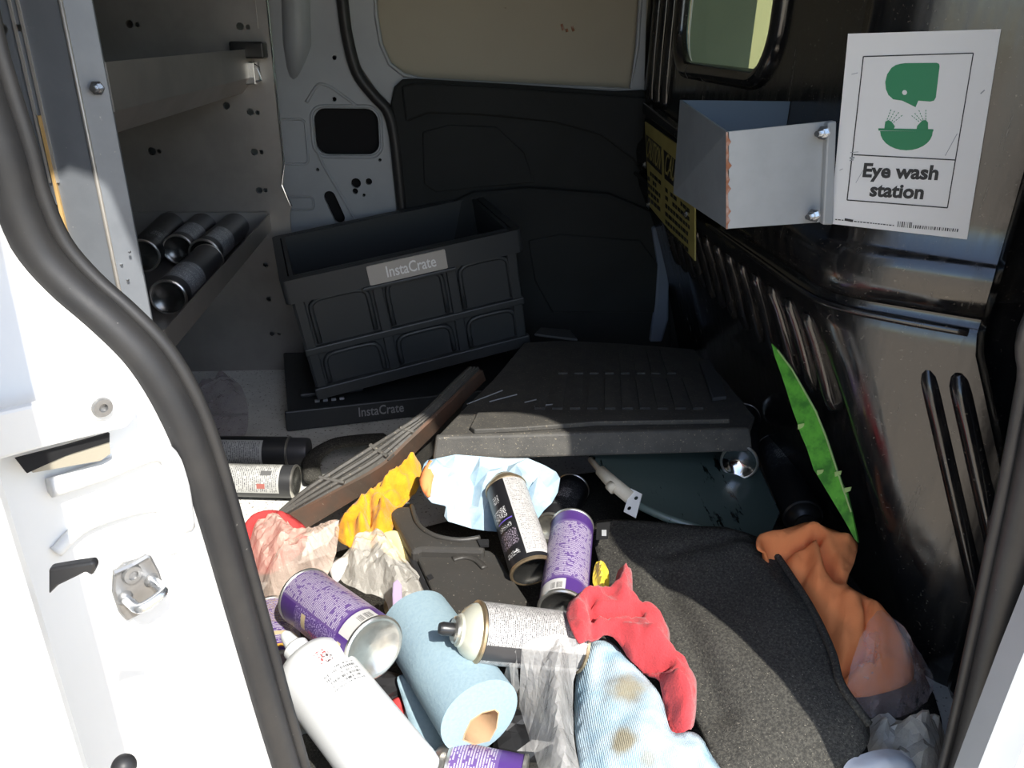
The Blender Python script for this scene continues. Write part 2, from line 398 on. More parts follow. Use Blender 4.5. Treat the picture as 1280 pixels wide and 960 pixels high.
def sheet(outline, res=.008, dome=0., edge=.025, folds=(), nz=(0, 20), crink=(0, 30), seed=0, k=4, zmid=None, jit=0., hang=0., mid=()):
    """draped sheet: outline = (px, py, z) points, filled in plan, heights blended from the rim, plus dome, folds and noise"""
    rnd = random.Random(seed)
    P = [at(a, b, z=c) for a, b, c in outline]
    B = spline(P, k, True)
    pts = [B[0]]
    for p in B[1:]:
        if (p - pts[-1]).length > res * .55: pts.append(p)
    if jit: pts = [p + Vector((rnd.uniform(-jit, jit), rnd.uniform(-jit, jit), 0)) for p in pts]
    poly = np.array([(p.x, p.y) for p in pts]); zb = np.array([p.z for p in pts]); n = len(poly)
    x0, y0 = poly.min(0); x1, y1 = poly.max(0)
    gx, gy = np.meshgrid(np.arange(x0, x1, res), np.arange(y0, y1, res * .87))
    gx[1::2] += res / 2
    q = np.stack([gx.ravel(), gy.ravel()], 1)
    q += np.array([[rnd.uniform(-.2, .2) * res, rnd.uniform(-.2, .2) * res] for _ in range(len(q))])
    a, b = poly, np.roll(poly, -1, 0)
    ins = np.zeros(len(q), bool)
    for i in range(n):
        c = ((a[i, 1] > q[:, 1]) != (b[i, 1] > q[:, 1])) & (q[:, 0] < (b[i, 0] - a[i, 0]) * (q[:, 1] - a[i, 1]) / (b[i, 1] - a[i, 1] + 1e-12) + a[i, 0])
        ins ^= c
    q = q[ins]
    def segd(pp, s, e):
        d = e - s; t = np.clip(((pp - s) @ d) / (d @ d + 1e-12), 0, 1); return np.linalg.norm(pp - s - t[:, None] * d, axis=1)
    dist = np.full(len(q), 9.)
    for i in range(n): dist = np.minimum(dist, segd(q, a[i], b[i]))
    q = q[dist > res * .45]
    allp = np.vstack([poly, q])
    vo, eo, fo, ov, oe, of = delaunay_2d_cdt([Vector(p) for p in allp], [(i, (i + 1) % n) for i in range(n)], [], 1, 1e-6)
    X = np.array([(p.x, p.y) for p in vo])
    dist = np.full(len(X), 9.)
    for i in range(n): dist = np.minimum(dist, segd(X, a[i], b[i]))
    src = poly; sz = zb
    if mid:
        mp = [at(m[0], m[1], z=m[2]) for m in mid]
        src = np.vstack([poly] + [np.array([[p.x, p.y]])for p in mp for _ in range(max(1, n // 6))]); sz = np.concatenate([zb, [p.z for p in mp for _ in range(max(1, n // 6))]])
    D = np.linalg.norm(X[:, None] - src[None], axis=2) + 1e-4
    w = 1 / D ** 2.2
    Z = (w * sz).sum(1) / w.sum(1)
    e = np.clip(dist / edge, 0, 1); e = e * e * (3 - 2 * e)
    Z = Z + dome * e - hang * (1 - e)
    zm = zmid if zmid is not None else float(zb.mean()) + dome
    for (ax, ay, bx, by, amp, wid) in folds:
        s = at(ax, ay, z=zm); t = at(bx, by, z=zm)
        Z += amp * np.exp(-(segd(X, np.array((s.x, s.y)), np.array((t.x, t.y))) / wid) ** 2) * (.35 + .65 * e)
    for i in range(len(X)):
        v = Vector((X[i, 0], X[i, 1], seed * 1.7))
        h = 0
        if nz[0]: h += nz[0] * noise.noise(v * nz[1])
        if crink[0]:
            f = crink[1]
            h += crink[0] * (abs(noise.noise(v * f)) + .6 * abs(noise.noise(v * f * 2.1)) + .35 * abs(noise.noise(v * f * 4.3)) - .5)
        Z[i] += h * (.3 + .7 * e[i])
    me = mesh([(X[i, 0], X[i, 1], Z[i]) for i in range(len(X))], [tuple(f) for f in fo])
    bm = bmesh.new(); bm.from_mesh(me)
    loose = [v for v in bm.verts if not v.link_faces]
    bmesh.ops.delete(bm, geom=loose, context='VERTS')
    for f in bm.faces:
        if f.normal.z < 0: f.normal_flip()
    bm.to_mesh(me); bm.free()
    return me
# ------------------------------------------------------------------ the setting
def struct(name, me, mat, parent=None, label=None, **k):
    o = obj(name, me, mat, parent, **k)
    if parent is None: o['kind'] = 'structure'; o['category'] = name.split('_')[0]
    if label: o['label'] = label
    return o
UX, UZ = Vector((1, 0, 0)), Vector((0, 0, 1))
def xz(px, py, y): p = at(px, py, y=y); return (p.x, p.z)
struct('ground', box((-30, -30, -.64), (30, 30, -.60)), 'tan_ground', label='tan paved ground outside the van')
struct('wall_added', box((.9, 5.0, -.6), (7, 5.2, 2.2)), 'tan_block', label='tan block added for the sunlit strip in the bulkhead window')  # added block, gives the window its sunlit tan strip
struct('floor', box((-1.3, .41, -.04), (1.7, 2.06, 0)), 'floor_paint', label='white painted metal cargo floor with dirt')
struct('ceiling', box((-1.3, .43, 1.47), (1.7, 2.06, 1.50)), 'shell_paint', label='painted metal roof of the cargo bay')
struct('wall_rear', box((-1.33, .43, 0), (-1.30, 2.06, 1.47)), 'shell_paint', label='painted rear wall of the cargo bay')

# seal around the near door opening
SEAL_PX = [(-60, 0), (-45, 60), (-28, 115), (-12, 162), (0, 198), (16, 254), (44, 315), (85, 362), (132, 403), (178, 450), (214, 508), (240, 570), (264, 645), (287, 725), (310, 805), (332, 882), (357, 965), (385, 1060)]
SEAL = spline([at(a, b, y=.45) for a, b in SEAL_PX], 4)
left_edge = [(p.x - .004, p.z) for p in SEAL]
R_EDGE = [(.48, -.01), (.48, .1), (.48, .2), (.481, .32), (.485, .46), (.484, .6), (.478, .7), (.475, .81), (.481, .90)]
top_shadow_edge = [(.496, 1.02), (.497, 1.08), (.485, 1.13), (.45, 1.155), (.38, 1.165), (.25, 1.165), (.09, 1.135), (.0, 1.135), (-.07, 1.16), (-.115, 1.21), (-.14, 1.30), (-.158, 1.375), (-.20, 1.392), (-.235, 1.37), (-.252, 1.32), (-.252, 1.1)]  # unseen header line, shaped so its shadow ends where sunlight stops
opening = R_EDGE + top_shadow_edge + left_edge + [(-.09, -.01)]
wn_ = struct('wall_near', plate([(-1.3, -.30), (1.7, -.30), (1.7, 1.47), (-1.3, 1.47)], [opening], frame((0, .475, 0), UX, UZ), .024), 'shell_paint', label='near side wall of the van around the sliding door opening, unseen header shaped for its shadow')  # also closed along the cab, added to shut out sun there
SEAL_T = spline([Vector((-.245, .45, 1.36)), Vector((-.253, .45, 1.25)), Vector((-.252, .45, 1.05)), Vector((SEAL[0].x - .004, .45, .90))], 4)[:-1] + SEAL + [Vector((-.112, .45, .07)), Vector((-.095, .45, 0))]
t1 = struct('trim_1', tube(SEAL_T, .0125, 14), 'rubber', smooth=True, label='black rubber door seal curving down the rear jamb')
obj('seal_lip', tube([p + Vector((.0125, .008, .004)) for p in SEAL_T], .005, 8), 'rubber', t1, smooth=True)
obj('seal_flange', tube([p + Vector((-.0125, -.004, -.004)) for p in SEAL_T], .004, 8), 'rubber', t1, smooth=True)
RS = spline([Vector((.512, .50, 1.05)), Vector((.50, .50, .85))] + [at(a, b, y=.50) for a, b in [(1325, 380), (1308, 480), (1284, 600), (1262, 700), (1240, 800), (1212, 920), (1185, 1020)]] + [Vector((.522, .50, .03))], 5)
t2 = struct('trim_2', tube([p + Vector((.004, 0, 0)) for p in RS], .016, 12), 'rubber', smooth=True, label='black rubber door seal on the front jamb')
obj('seal_lip', tube([p + Vector((-.013, .008, 0)) for p in RS], .005, 8), 'rubber', t2, smooth=True)
bp = struct('wall_pillar', prism([Vector((.505, .475, -.3)), Vector((.57, .34, -.3)), Vector((.90, .34, -.3)), Vector((.90, .475, -.3))], (0, 0, 1.75)), 'white_paint', bevel=.012, label='white painted front door pillar')

# rear jamb, a slanted painted face outside the seal
JN = Vector((.7071, -.7071, 0))
JO = Vector((-.149, .45, .45))
V_, F_ = [], []
cols = [(-.006, .444), (-.014, .432), (-.04, .410), (-.09, .360), (-.15, .30), (-.212, .238)]
ext = [Vector((SEAL[0].x, .45, 1.2)), Vector((SEAL[0].x, .45, 1.0))] + SEAL + [Vector((-.10, .45, -.05)), Vector((-.09, .45, -.3))]
for p in ext:
    for dx, y in cols: V_.append((p.x + dx, y, p.z))
nc = len(cols)
for i in range(len(ext) - 1):
    for j in range(nc - 1): F_.append((i * nc + j, i * nc + j + 1, (i + 1) * nc + j + 1, (i + 1) * nc + j))
jamb = struct('wall_jamb', fixn(mesh(V_, F_)), 'white_paint', smooth=True, solid=.004, label='white painted rear door jamb in full sun')
def jp(px, py, off=0.): return atp(px, py, JO + JN * off, JN)
# raised stamping around the striker and the crease above it
st = spline([jp(70, 690, -.002), jp(110, 655, -.002), (jp(190, 632, -.002)), jp(205, 650, -.002), jp(215, 690, -.002)], 6)
obj('stamped_crease', tube(st, .004, 8), 'white_paint', jamb, smooth=True)
st = spline([jp(62, 610, -.003), jp(130, 588, -.003), jp(200, 565, -.003), jp(222, 600, -.003), jp(232, 660, -.003)], 6)
obj('stamped_crease', tube(st, .006, 8), 'white_paint', jamb, smooth=True)
# open sliding door at the far left, in front of the jamb
d1 = struct('door_1', box((-.95, .200, -.25), (-.142, .235, 1.25)), 'white_paint', bevel=.012, label='white sliding door slid open along the body side')
hk = [at(60, 712, y=.237), at(95, 706, y=.237), at(116, 703, y=.237), at(120, 710, y=.237), at(115, 721, y=.237), at(107, 716, y=.237), at(72, 733, y=.237), at(60, 745, y=.237)]
obj('latch_hook', prism(hk, (0, .004, 0)), 'black_plastic', d1, bevel=.001)
kb = at(155, 958, y=.237)
obj('rubber_stop', ico(kb, .005, 3, (1, 1, 1)), 'rubber', d1, smooth=True)
dgap = [at(10, 470, y=.236), at(28, 560, y=.236), at(62, 690, y=.236), at(74, 770, y=.236), at(60, 770, y=.236), at(48, 690, y=.236), at(15, 560, y=.236)]

# roller bracket and slot on the jamb
bk = thing('roller_bracket', 'white bracket plate with a black torx screw on the door jamb', 'bracket', jp(90, 520))
def child_local(me, root):
    bpy.context.view_layer.update(); me.transform(root.matrix_world.inverted()); return me
obj('plate', child_local(prism([jp(-40, 518, .004), jp(60, 496, .004), jp(140, 474, .004), jp(155, 476, .004), jp(163, 490, .004), jp(164, 518, .004), jp(152, 531, .004), jp(60, 553, .004), jp(-40, 580, .004)], JN * .006), bk), 'white_paint', bk, bevel=.002)
sfr = frame(jp(126, 508, .010), JN.cross(UZ), UZ)
sm = Matrix.Translation(jp(126, 508, .010)) @ JN.to_track_quat('Z', 'Y').to_matrix().to_4x4()
def loc_lathe(prof, m, root, seg=20):
    me = lathe(tuple(prof), seg); me.transform(m); return child_local(me, root)
obj('washer', loc_lathe([(.0001, .001), (.0075, .001), (.0078, 0), (.0085, -.001)], sm, bk), 'white_paint', bk)
obj('screw', loc_lathe([(.0001, .0012), (.0022, .0012), (.0024, .0035), (.0050, .0035), (.0056, .002), (.0056, -.002)], sm, bk), 'steel_grey', bk)
sl_ = thing('jamb_slot_shade', 'black plate painting the shade of a slot in the jamb below the white bracket', 'slot', jp(80, 570))
obj('opening', child_local(prism([jp(18, 572, .0022), jp(80, 556, .0022), (jp(135, 540, .0022)), jp(135, 551, .0022), jp(80, 568, .0022), jp(32, 590, .0022)], JN * .002), sl_), 'hole', sl_)  # raised black plate, the slot's darkness put into its colour
obj('primer_edge', child_local(prism([jp(36, 586, .0022), jp(135, 549, .0022), jp(137, 566, .0022), jp(125, 575, .0022), jp(40, 590, .0022)], JN * .0012), sl_), 'blank', sl_)

# ---- far side of the van
YF = 1.93
wf = struct('wall_far', box((-1.3, 2.03, 0), (.775, 2.06, 1.47)), 'shell_paint', label='outer skin of the driver side of the van')
def fpx(l, y=YF): return [xz(a, b, y) for a, b in l]
FR = lambda y: frame((0, y, 0), UX, UZ)
holes = [rrect(*xz(396, 193, YF), *xz(472, 136, YF), .028), circ(*xz(445, 229, YF), .012), circ(*xz(461, 227, YF), .008), circ(*xz(444, 239, YF), .007), circ(*xz(455, 244, YF), .004),
         circ(*xz(418, 72, YF), .005), circ(*xz(418, 124, YF), .005), circ(*xz(475, 200, YF), .004), circ(*xz(397, 212, YF), .004)]
a, b = xz(412, 246, YF), xz(424, 272, YF)
ob = []
dx, dz = (b[0] - a[0]), (b[1] - a[1]); L = math.hypot(dx, dz); ang = math.atan2(dz, dx)
for i in range(9): w = ang - math.pi / 2 + math.pi * i / 8; ob.append((b[0] + .014 * math.cos(w), b[1] + .014 * math.sin(w)))
for i in range(9): w = ang + math.pi / 2 + math.pi * i / 8; ob.append((a[0] + .014 * math.cos(w), a[1] + .014 * math.sin(w)))
holes.append(ob)
pil = struct('wall_far_pillar', plate(fpx([(250, -80), (440, -80), (443, 60), (455, 108), (484, 138), (494, 170), (505, 300), (520, 470), (250, 470)]), holes, FR(YF + .012), .012), 'shell_paint', label='painted far pillar with a rounded access hole and small round holes')
pil['category'] = 'pillar'
def ring(name, loop, y, r, mat, par): return obj(name, tube([Vector((x, y, z)) for x, z in loop], r, 6, closed=True, up=Vector((.01, 1, .02))), mat, par, smooth=True)
ring('pressed_rim', rrect(*xz(393, 196, YF), *xz(475, 133, YF), .03), YF, .004, 'shell_paint', pil)
ring('pressed_panel', rrect(*xz(352, 205, YF), *xz(381, 149, YF), .012), YF, .003, 'shell_paint', pil)
ring('pressed_panel', rrect(*xz(356, 262, YF), *xz(391, 246, YF), .01), YF, .003, 'shell_paint', pil)
obj('pressed_crease', tube(spline([Vector((*xz(a, b, YF)[:1], YF, xz(a, b, YF)[1])) for a, b in [(398, 190), (404, 206), (424, 240), (442, 272), (450, 290)]], 5), .004, 6), 'shell_paint', pil, smooth=True)
obj('pressed_crease', tube(spline([Vector((xz(a, b, YF)[0], YF, xz(a, b, YF)[1])) for a, b in [(383, 128), (396, 108), (405, 106), (418, 112), (445, 132)]], 5), .004, 6), 'shell_paint', pil, smooth=True)
obj('pressed_column', tube([Vector((xz(370, -60, YF)[0], YF + .012, 1.0)), Vector((xz(372, 60, YF)[0], YF + .012, .77)), Vector((xz(366, 105, YF)[0], YF + .02, .69))], [.034, .034, .018], 14), 'shell_paint', pil, smooth=True)
# black box for the cavity behind the access holes
obj('cavity_shade', box((-.36, 1.955, .05), (-.115, 2.02, .66)), 'hole', pil)  # solid near-black, shade behind the holes put into the colour
# opposite sliding door
win = fpx([(466, -90), (470, 20), (476, 55), (487, 80), (505, 94), (530, 100), (650, 106), (788, 113), (797, 60), (801, 0), (806, -90)])
d2 = struct('door_2', plate(fpx([(428, -120), (430, 20), (445, 75), (470, 112), (486, 135), (497, 180), (510, 470), (842, 470), (830, 300), (806, 100), (812, -120)]), [win], FR(YF + .016), .012), 'shell_paint', label='closed opposite sliding door with white frame and black inner trim')
w1 = struct('window_1', plate([(-.20, .62), (.52, .62), (.52, 1.2), (-.20, 1.2)], [], FR(YF + .04), .008), 'blank', label='blanked window panel of the opposite door, dusty beige')
for a, b, c, d in ((702, 30, 704, 38), (708, 36, 709, 40), (715, 33, 717, 39)):
    obj('stain', tube([at(a, b, y=YF + .031), at(c, d, y=YF + .031)], .003, 6), 'rust', w1)
ring('window_rim', win[:-1] + [win[-1]], YF + .004, .005, 'shell_paint', d2)
tr3 = struct('trim_3', tube(spline([at(a, b, y=YF - .012) for a, b in [(422, -60), (428, 0), (434, 45), (446, 90), (466, 118), (484, 138), (492, 165), (498, 215), (505, 290), (512, 400)]], 5), .0135, 10), 'rubber', smooth=True, label='black rubber seal around the opposite door')
tp = struct('trim_4', prism([Vector((x, YF + .004, z)) for x, z in fpx([(489, 128), (493, 108), (503, 99), (520, 98), (640, 105), (768, 114), (806, 112), (818, 180), (846, 330), (880, 400), (890, 480), (520, 480), (506, 290), (497, 190)])], (0, -.022, 0)), 'black_trim', bevel=.006, label='black plastic inner trim panel of the opposite door')
y2 = YF - .018
arc = [(508, 152), (535, 141), (600, 143), (690, 152), (750, 168), (790, 198), (815, 236), (826, 262), (824, 200), (812, 122), (768, 119), (640, 110), (520, 103), (502, 108)]
obj('upper_ridge', prism([Vector((x, y2, z)) for x, z in fpx(arc, y2)], (0, -.014, 0)), 'black_trim', tp, bevel=.005)
obj('map_pocket', prism([Vector((x, y2, z)) for x, z in fpx([(540, 262), (590, 238), (660, 232), (760, 240), (826, 268), (838, 420), (838, 450), (560, 450)], y2)], (0, -.022, 0)), 'black_trim', tp, bevel=.010)
obj('speaker_recess', prism([Vector((x, y2, z)) for x, z in fpx([(528, 165), (560, 156), (620, 158), (655, 190), (668, 228), (600, 234), (545, 240), (530, 230)], y2)], (0, -.006, 0)), 'black_trim', tp, bevel=.003)
obj('lower_ridge', prism([Vector((x, y2 - .02, z)) for x, z in fpx([(660, 300), (700, 292), (800, 300), (822, 330), (828, 390), (690, 390), (668, 350)], y2 - .02)], (0, -.008, 0)), 'black_trim', tp, bevel=.004)
struct('trim_5', prism([at(815, 284, y=1.88), at(829, 282, y=1.88), at(837, 330, y=1.88), at(836, 400, y=1.88), at(828, 428, y=1.88), at(812, 428, y=1.88), at(819, 380, y=1.88), at(822, 330, y=1.88)], (0, .03, 0)), M('blue_white', (.16, .19, .25), .5), bevel=.006, label='pale blue grey door frame strip below the caution sign')

# ---- bulkhead (front wall of the cargo bay): glossy black plastic with a cranked corner
def lerp(a, b, t): return a + (b - a) * t
def bulk(z):
    t = min(1, max(0, (.47 - z) / .47)); t2 = t ** .8
    return lerp(.50, .66, t2), Vector((lerp(.50, .645, t), lerp(.90, .75, t), 0))
def off(z):
    for a, b, o0, o1 in ((.62, .575, 0, 0), (.575, .56, 0, .012), (.56, .545, .012, .014), (.545, .512, .014, .008), (.512, .504, .008, -.004), (.504, .494, -.004, -.004), (.494, .485, -.004, .003), (.485, 0, .003, 0)):
        if a >= z >= b: return lerp(o0, o1, (a - z) / (a - b))
    return 0
zs = [1.47, 1.0, .62, .575, .567, .56, .552, .545, .53, .512, .504, .494, .489, .485, .46, .42, .36, .30, .24, .18, .12, .06, 0]
BU = Vector((.8, -.6, 0)); BNn = Vector((-.6, -.8, 0))
V_, F_ = [], []
ncol = None
for z in zs:
    xa, c = bulk(z); o_ = off(z); row = []
    if z <= .62: row += [Vector((xa - o_, y, 0)) for y in (1.97, 1.6, 1.25, 1.02)]
    else: row += [Vector((xa, y, 0)) for y in (1.0, .985, .97, .955)]
    a0, b0 = Vector((xa - o_, c.y + .045, 0)), c + BU * .045 + BNn * o_
    k0 = c + Vector((-.95, -.3, 0)) * o_
    for i in range(6):
        t = i / 5; row.append(a0 * (1 - t) ** 2 + k0 * 2 * t * (1 - t) + b0 * t * t)
    e1 = c + BU * .165 + BNn * o_
    row += [c + BU * .10 + BNn * o_, e1, e1 + Vector((.012, .006, 0)), e1 + Vector((.03, .05, 0)), Vector((e1.x + .12, e1.y + .05, 0)), Vector((.90, .55, 0)), Vector((.88, .46, 0))]
    ncol = len(row)
    V_ += [Vector((p.x, p.y, z)) for p in row]
for i in range(len(zs) - 1):
    for j in range(4 if zs[i] > .621 else 0, ncol - 1): F_.append((i * ncol + j, (i + 1) * ncol + j, (i + 1) * ncol + j + 1, i * ncol + j + 1))
bh = struct('wall_front', fixn(mesh(V_, F_)), 'gloss_black', smooth=True, solid=.004, label='glossy black moulded plastic bulkhead behind the seats')
try: bh.data.set_sharp_from_angle(angle=math.radians(50))
except Exception: pass
fa = frame((.506, 0, 0), Vector((0, -1, 0)), UZ)      # a = -Y, b = Z, w = u x v = (-1,0,0)
obj('upper_panel', plate([(-1.97, .61), (-.942, .61), (-.942, 1.47), (-1.97, 1.47)], [rrect(-1.665, .755, -1.20, 1.12, .07, 8)], fa, .008), 'gloss_black', bh)
rr = rrect(-1.68, .74, -1.185, 1.135, .08, 8)
obj('window_surround', tube([Vector((.499, -a, b)) for a, b in rr], .016, 10, closed=True, up=Vector((1, .02, .01))), 'gloss_black', bh, smooth=True)
w2 = struct('window_2', plate(rrect(-1.675, .745, -1.19, 1.13, .07, 8), [], frame((.522, 0, 0), Vector((0, -1, 0)), UZ), .005), 'glass_tint', label='tinted glass window in the black bulkhead')
for y in (1.74, 1.80, 1.86):
    obj('rib', tube(spline([Vector((.502, y, 1.3)), Vector((.498, y, .9)), Vector((.498, y, .69)), Vector((.506, y, .665))], 4), .014, 8), 'gloss_black', bh, smooth=True)
for i in range(13):
    y = .965 + i * .062
    pts = []
    for z in (.455, .445, .42, .39, .36, .335, .32):
        xa, c = bulk(z); pts.append(Vector((xa - .002 - (.0 if z in (.455, .32) else .005), y + (.47 - z) * (-.16 if y < 1.1 else 0), z)))
    obj('rib', tube(spline(pts, 3), .011, 8, up=Vector((0, 1, .02))), 'gloss_black', bh, smooth=True)
obj('ledge_bead', tube(spline([Vector((.488, y, .49)) for y in (1.95, 1.5, 1.1)] + [Vector((.487, .97, .49)), Vector((.498, .90, .49)), Vector((.55, .847, .489)), Vector((.62, .797, .488))], 5), .005, 8), 'gloss_black', bh, smooth=True)
def fb(px, py, o=0.):
    # point on the lower angled face
    n = Vector((-.6, -.8, -.30)).normalized(); return atp(px, py, Vector((.50, .90, .49)) + n * o, n)
for s_, r in ((.108, .010), (.142, .012)):
    pth = []
    for z in (.43, .41, .36, .30, .24, .18, .13, .11):
        xa, c = bulk(z); pth.append(c + BU * s_ + BNn * (-.004 if z in (.43, .11) else .004) + Vector((0, 0, z)))
    obj('rib', tube(spline(pth, 3), r, 12, up=Vector((.6, .8, .1))), 'gloss_black', bh, smooth=True)
obj('corner_flange', tube(spline([fb(a, b, .0) for a, b in [(1046, 430), (1062, 490), (1080, 560), (1102, 640), (1128, 720), (1155, 800)]], 4), .007, 8, up=Vector((.6, .8, .1))), 'gloss_black', bh, smooth=True)
obj('corner_post', box((.70, .70, .62), (.76, .78, 1.47)), 'gloss_black', bh, bevel=.02)
obj('corner_post', box((.66, .66, 0), (.72, .72, .52)), 'gloss_black', bh, bevel=.02)
sg = struct('trim_6', prism([at(1232, 648, y=.52), at(1240, 640, y=.52), at(1250, 644, y=.52), at(1250, 690, y=.52), at(1244, 704, y=.52), at(1232, 704, y=.52)], (0, -.008, 0)), 'black_plastic', bevel=.002, label='small black slot clip on the front jamb')
# cab beyond the bulkhead window
struct('wall_cab', box((.53, 2.0, .0), (.775, 2.03, 1.47)), 'cab_grey', label='grey cab door trim beyond the bulkhead window')
# ------------------------------------------------------------------ things
def part(name, me, mat, root, **k):
    me.transform(root.matrix_basis.inverted()); return obj(name, me, mat, root, **k)
def solo(name, me, mat, label, cat, group=None, **k):
    """a thing that is one mesh: move its origin to the middle of its foot"""
    co = np.empty(len(me.vertices) * 3); me.vertices.foreach_get('co', co); co = co.reshape(-1, 3)
    c = Vector((*((co.min(0) + co.max(0)) / 2)[:2], co[:, 2].min()))
    me.transform(Matrix.Translation(-c)); o = obj(name, me, mat, None, **k); o.location = c
    return tag(o, label, cat, group)
def dummy(name, label, cat, loc, rot=None, group=None):
    o = thing(name, label, cat, loc, rot, group); return o
def align(a, b, roll=0.):
    q = (b - a).to_track_quat('Z', 'Y'); return (q.to_matrix() @ Matrix.Rotation(roll, 3, 'Z'))

# ---- shelf rack
rk = thing('shelf_rack', 'grey aluminium shelf rack with two trays behind the door seal', 'shelf', (-.55, 1.45, 0))
YN, YE = 1.03, 1.865
hp = [(62, 258, .0052), (73, 259, .0035), (47, 152, .004), (24, 35, .004), (3, 36, .006), (30, 258, .0)]
part('near_end_panel', plate([(-.80, 0), (-.427, 0), (-.427, 1.2), (-.80, 1.2)], [circ(*xz(a, b, YN), r) for a, b, r in hp if r], frame((0, YN + .004, 0), UX, UZ), .004), 'aluminium_dark', rk)
part('panel_fold', prism([Vector((-.427, YN, 0)), Vector((-.399, YN + .016, 0)), Vector((-.399, YN + .020, 0)), Vector((-.427, YN + .004, 0))], (0, 0, 1.2)), 'aluminium_dark', rk)
part('fold_glint', tube([Vector((-.4275, YN, 0)), Vector((-.4275, YN, 1.2))], .0028, 8, up=Vector((1, 0, .01))), 'edge_metal_bright', rk, smooth=True)  # bead on the fold, lighter to paint the light it catches
for dx, w in ((-.0055, .003), (.0035, .003)):
    part('seam_strip', box((-.4775 + dx - w / 2, YN - .003, .62), (-.4775 + dx + w / 2, YN, 1.2)), 'edge_metal_bright', rk)
part('sunlit_strip', box((-.4795, YN - .004, .0), (-.4755, YN, .70)), 'seam_sunlit', rk)  # lower seam, its sunlit look put into the tan colour
far_holes = []
for a, b, r in ((162, 30, .008), (172, 31, .005), (300, 33, .008), (310, 34, .005), (283, 132, .008), (313, 140, .008), (322, 141, .005), (190, 189, .009), (199, 189, .005), (318, 190, .008), (327, 190, .005),
                (324, 238, .008), (332, 238, .005), (332, 331, .006), (336, 374, .006), (340, 417, .006), (349, 417, .004)):
    x, z = xz(a, b, YE); far_holes.append(circ(x, z, r, 12))
fp_out = [(-1.2, 0), (-.352, 0), (-.352, .40), (-.345, .42), (-.362, .47), (-.352, .52), (-.352, 1.2), (-1.2, 1.2)]
part('far_end_panel', plate(fp_out, far_holes, frame((0, YE + .006, 0), UX, UZ), .006), 'aluminium', rk)
part('far_panel_lip', tube([Vector((x, YE - .004, z)) for x, z in ((-.345, .42), (-.362, .47), (-.352, .52), (-.352, 1.2))], .0025, 6), 'zinc', rk)
part('panel_bead', box((-.392, YE - .003, .86), (-.388, YE, 1.2)), 'aluminium', rk)
part('panel_bead', box((-.380, YE - .003, .80), (-.377, YE, 1.2)), 'aluminium', rk)
def tray(zt, h, nm):
    prof = [(-.400, zt), (-.400, zt - h * .62), (-.425, zt - h), (-.80, zt - h), (-.80, zt), (-.802, zt), (-.802, zt - h - .002), (-.426, zt - h - .002), (-.3975, zt - h * .64), (-.3975, zt)]
    part(nm, prism([Vector((x, YN + .02, z)) for x, z in prof], (0, YE - YN - .022, 0)), 'aluminium', rk)
tray(.760, .088, 'upper_tray')
tray(.402, .060, 'lower_tray')
part('tray_end', box((-.80, YE - .012, .345), (-.402, YE - .008, .408)), 'aluminium', rk)
cl = part('tray_clip', box((-.408, YE - .05, .690), (-.385, YE - .01, .735)), 'zinc', rk, bevel=.002)
part('clip_block', box((-.43, YE - .06, .742), (-.36, YE - .01, .775)), 'black_plastic', rk, bevel=.004)
part('clip_hook', tube([Vector((-.384, YE - .05, .730)), Vector((-.376, YE - .05, .725)), Vector((-.374, YE - .05, .700)), Vector((-.384, YE - .05, .695))], .003, 6), 'zinc', rk)
def bolt(root, p, n, r=.006, h=.012, mat='zinc', nm='bolt'):
    m = Matrix.Translation(p) @ Vector(n).to_track_quat('Z', 'Y').to_matrix().to_4x4()
    me = lathe(((.0001, h), (r * .62, h), (r * .62, h * .55), (r, h * .55), (r, h * .15), (r * 1.5, h * .15), (r * 1.5, 0)), 6); me.transform(m); return part(nm, me, mat, root)
bolt(rk, at(122, 110, y=YN + .004), (0, -1, 0), .0058, .016)
bolt(rk, at(30, 153, y=YN), (-.3, -1, 0), .0055, .022, 'steel_grey')
for a, b in ((162, 315), (152, 331), (160, 350), (179, 405)):
    part('rivet', ico(at(a, b, y=YN + .003), .0022, 1), 'zinc', rk)

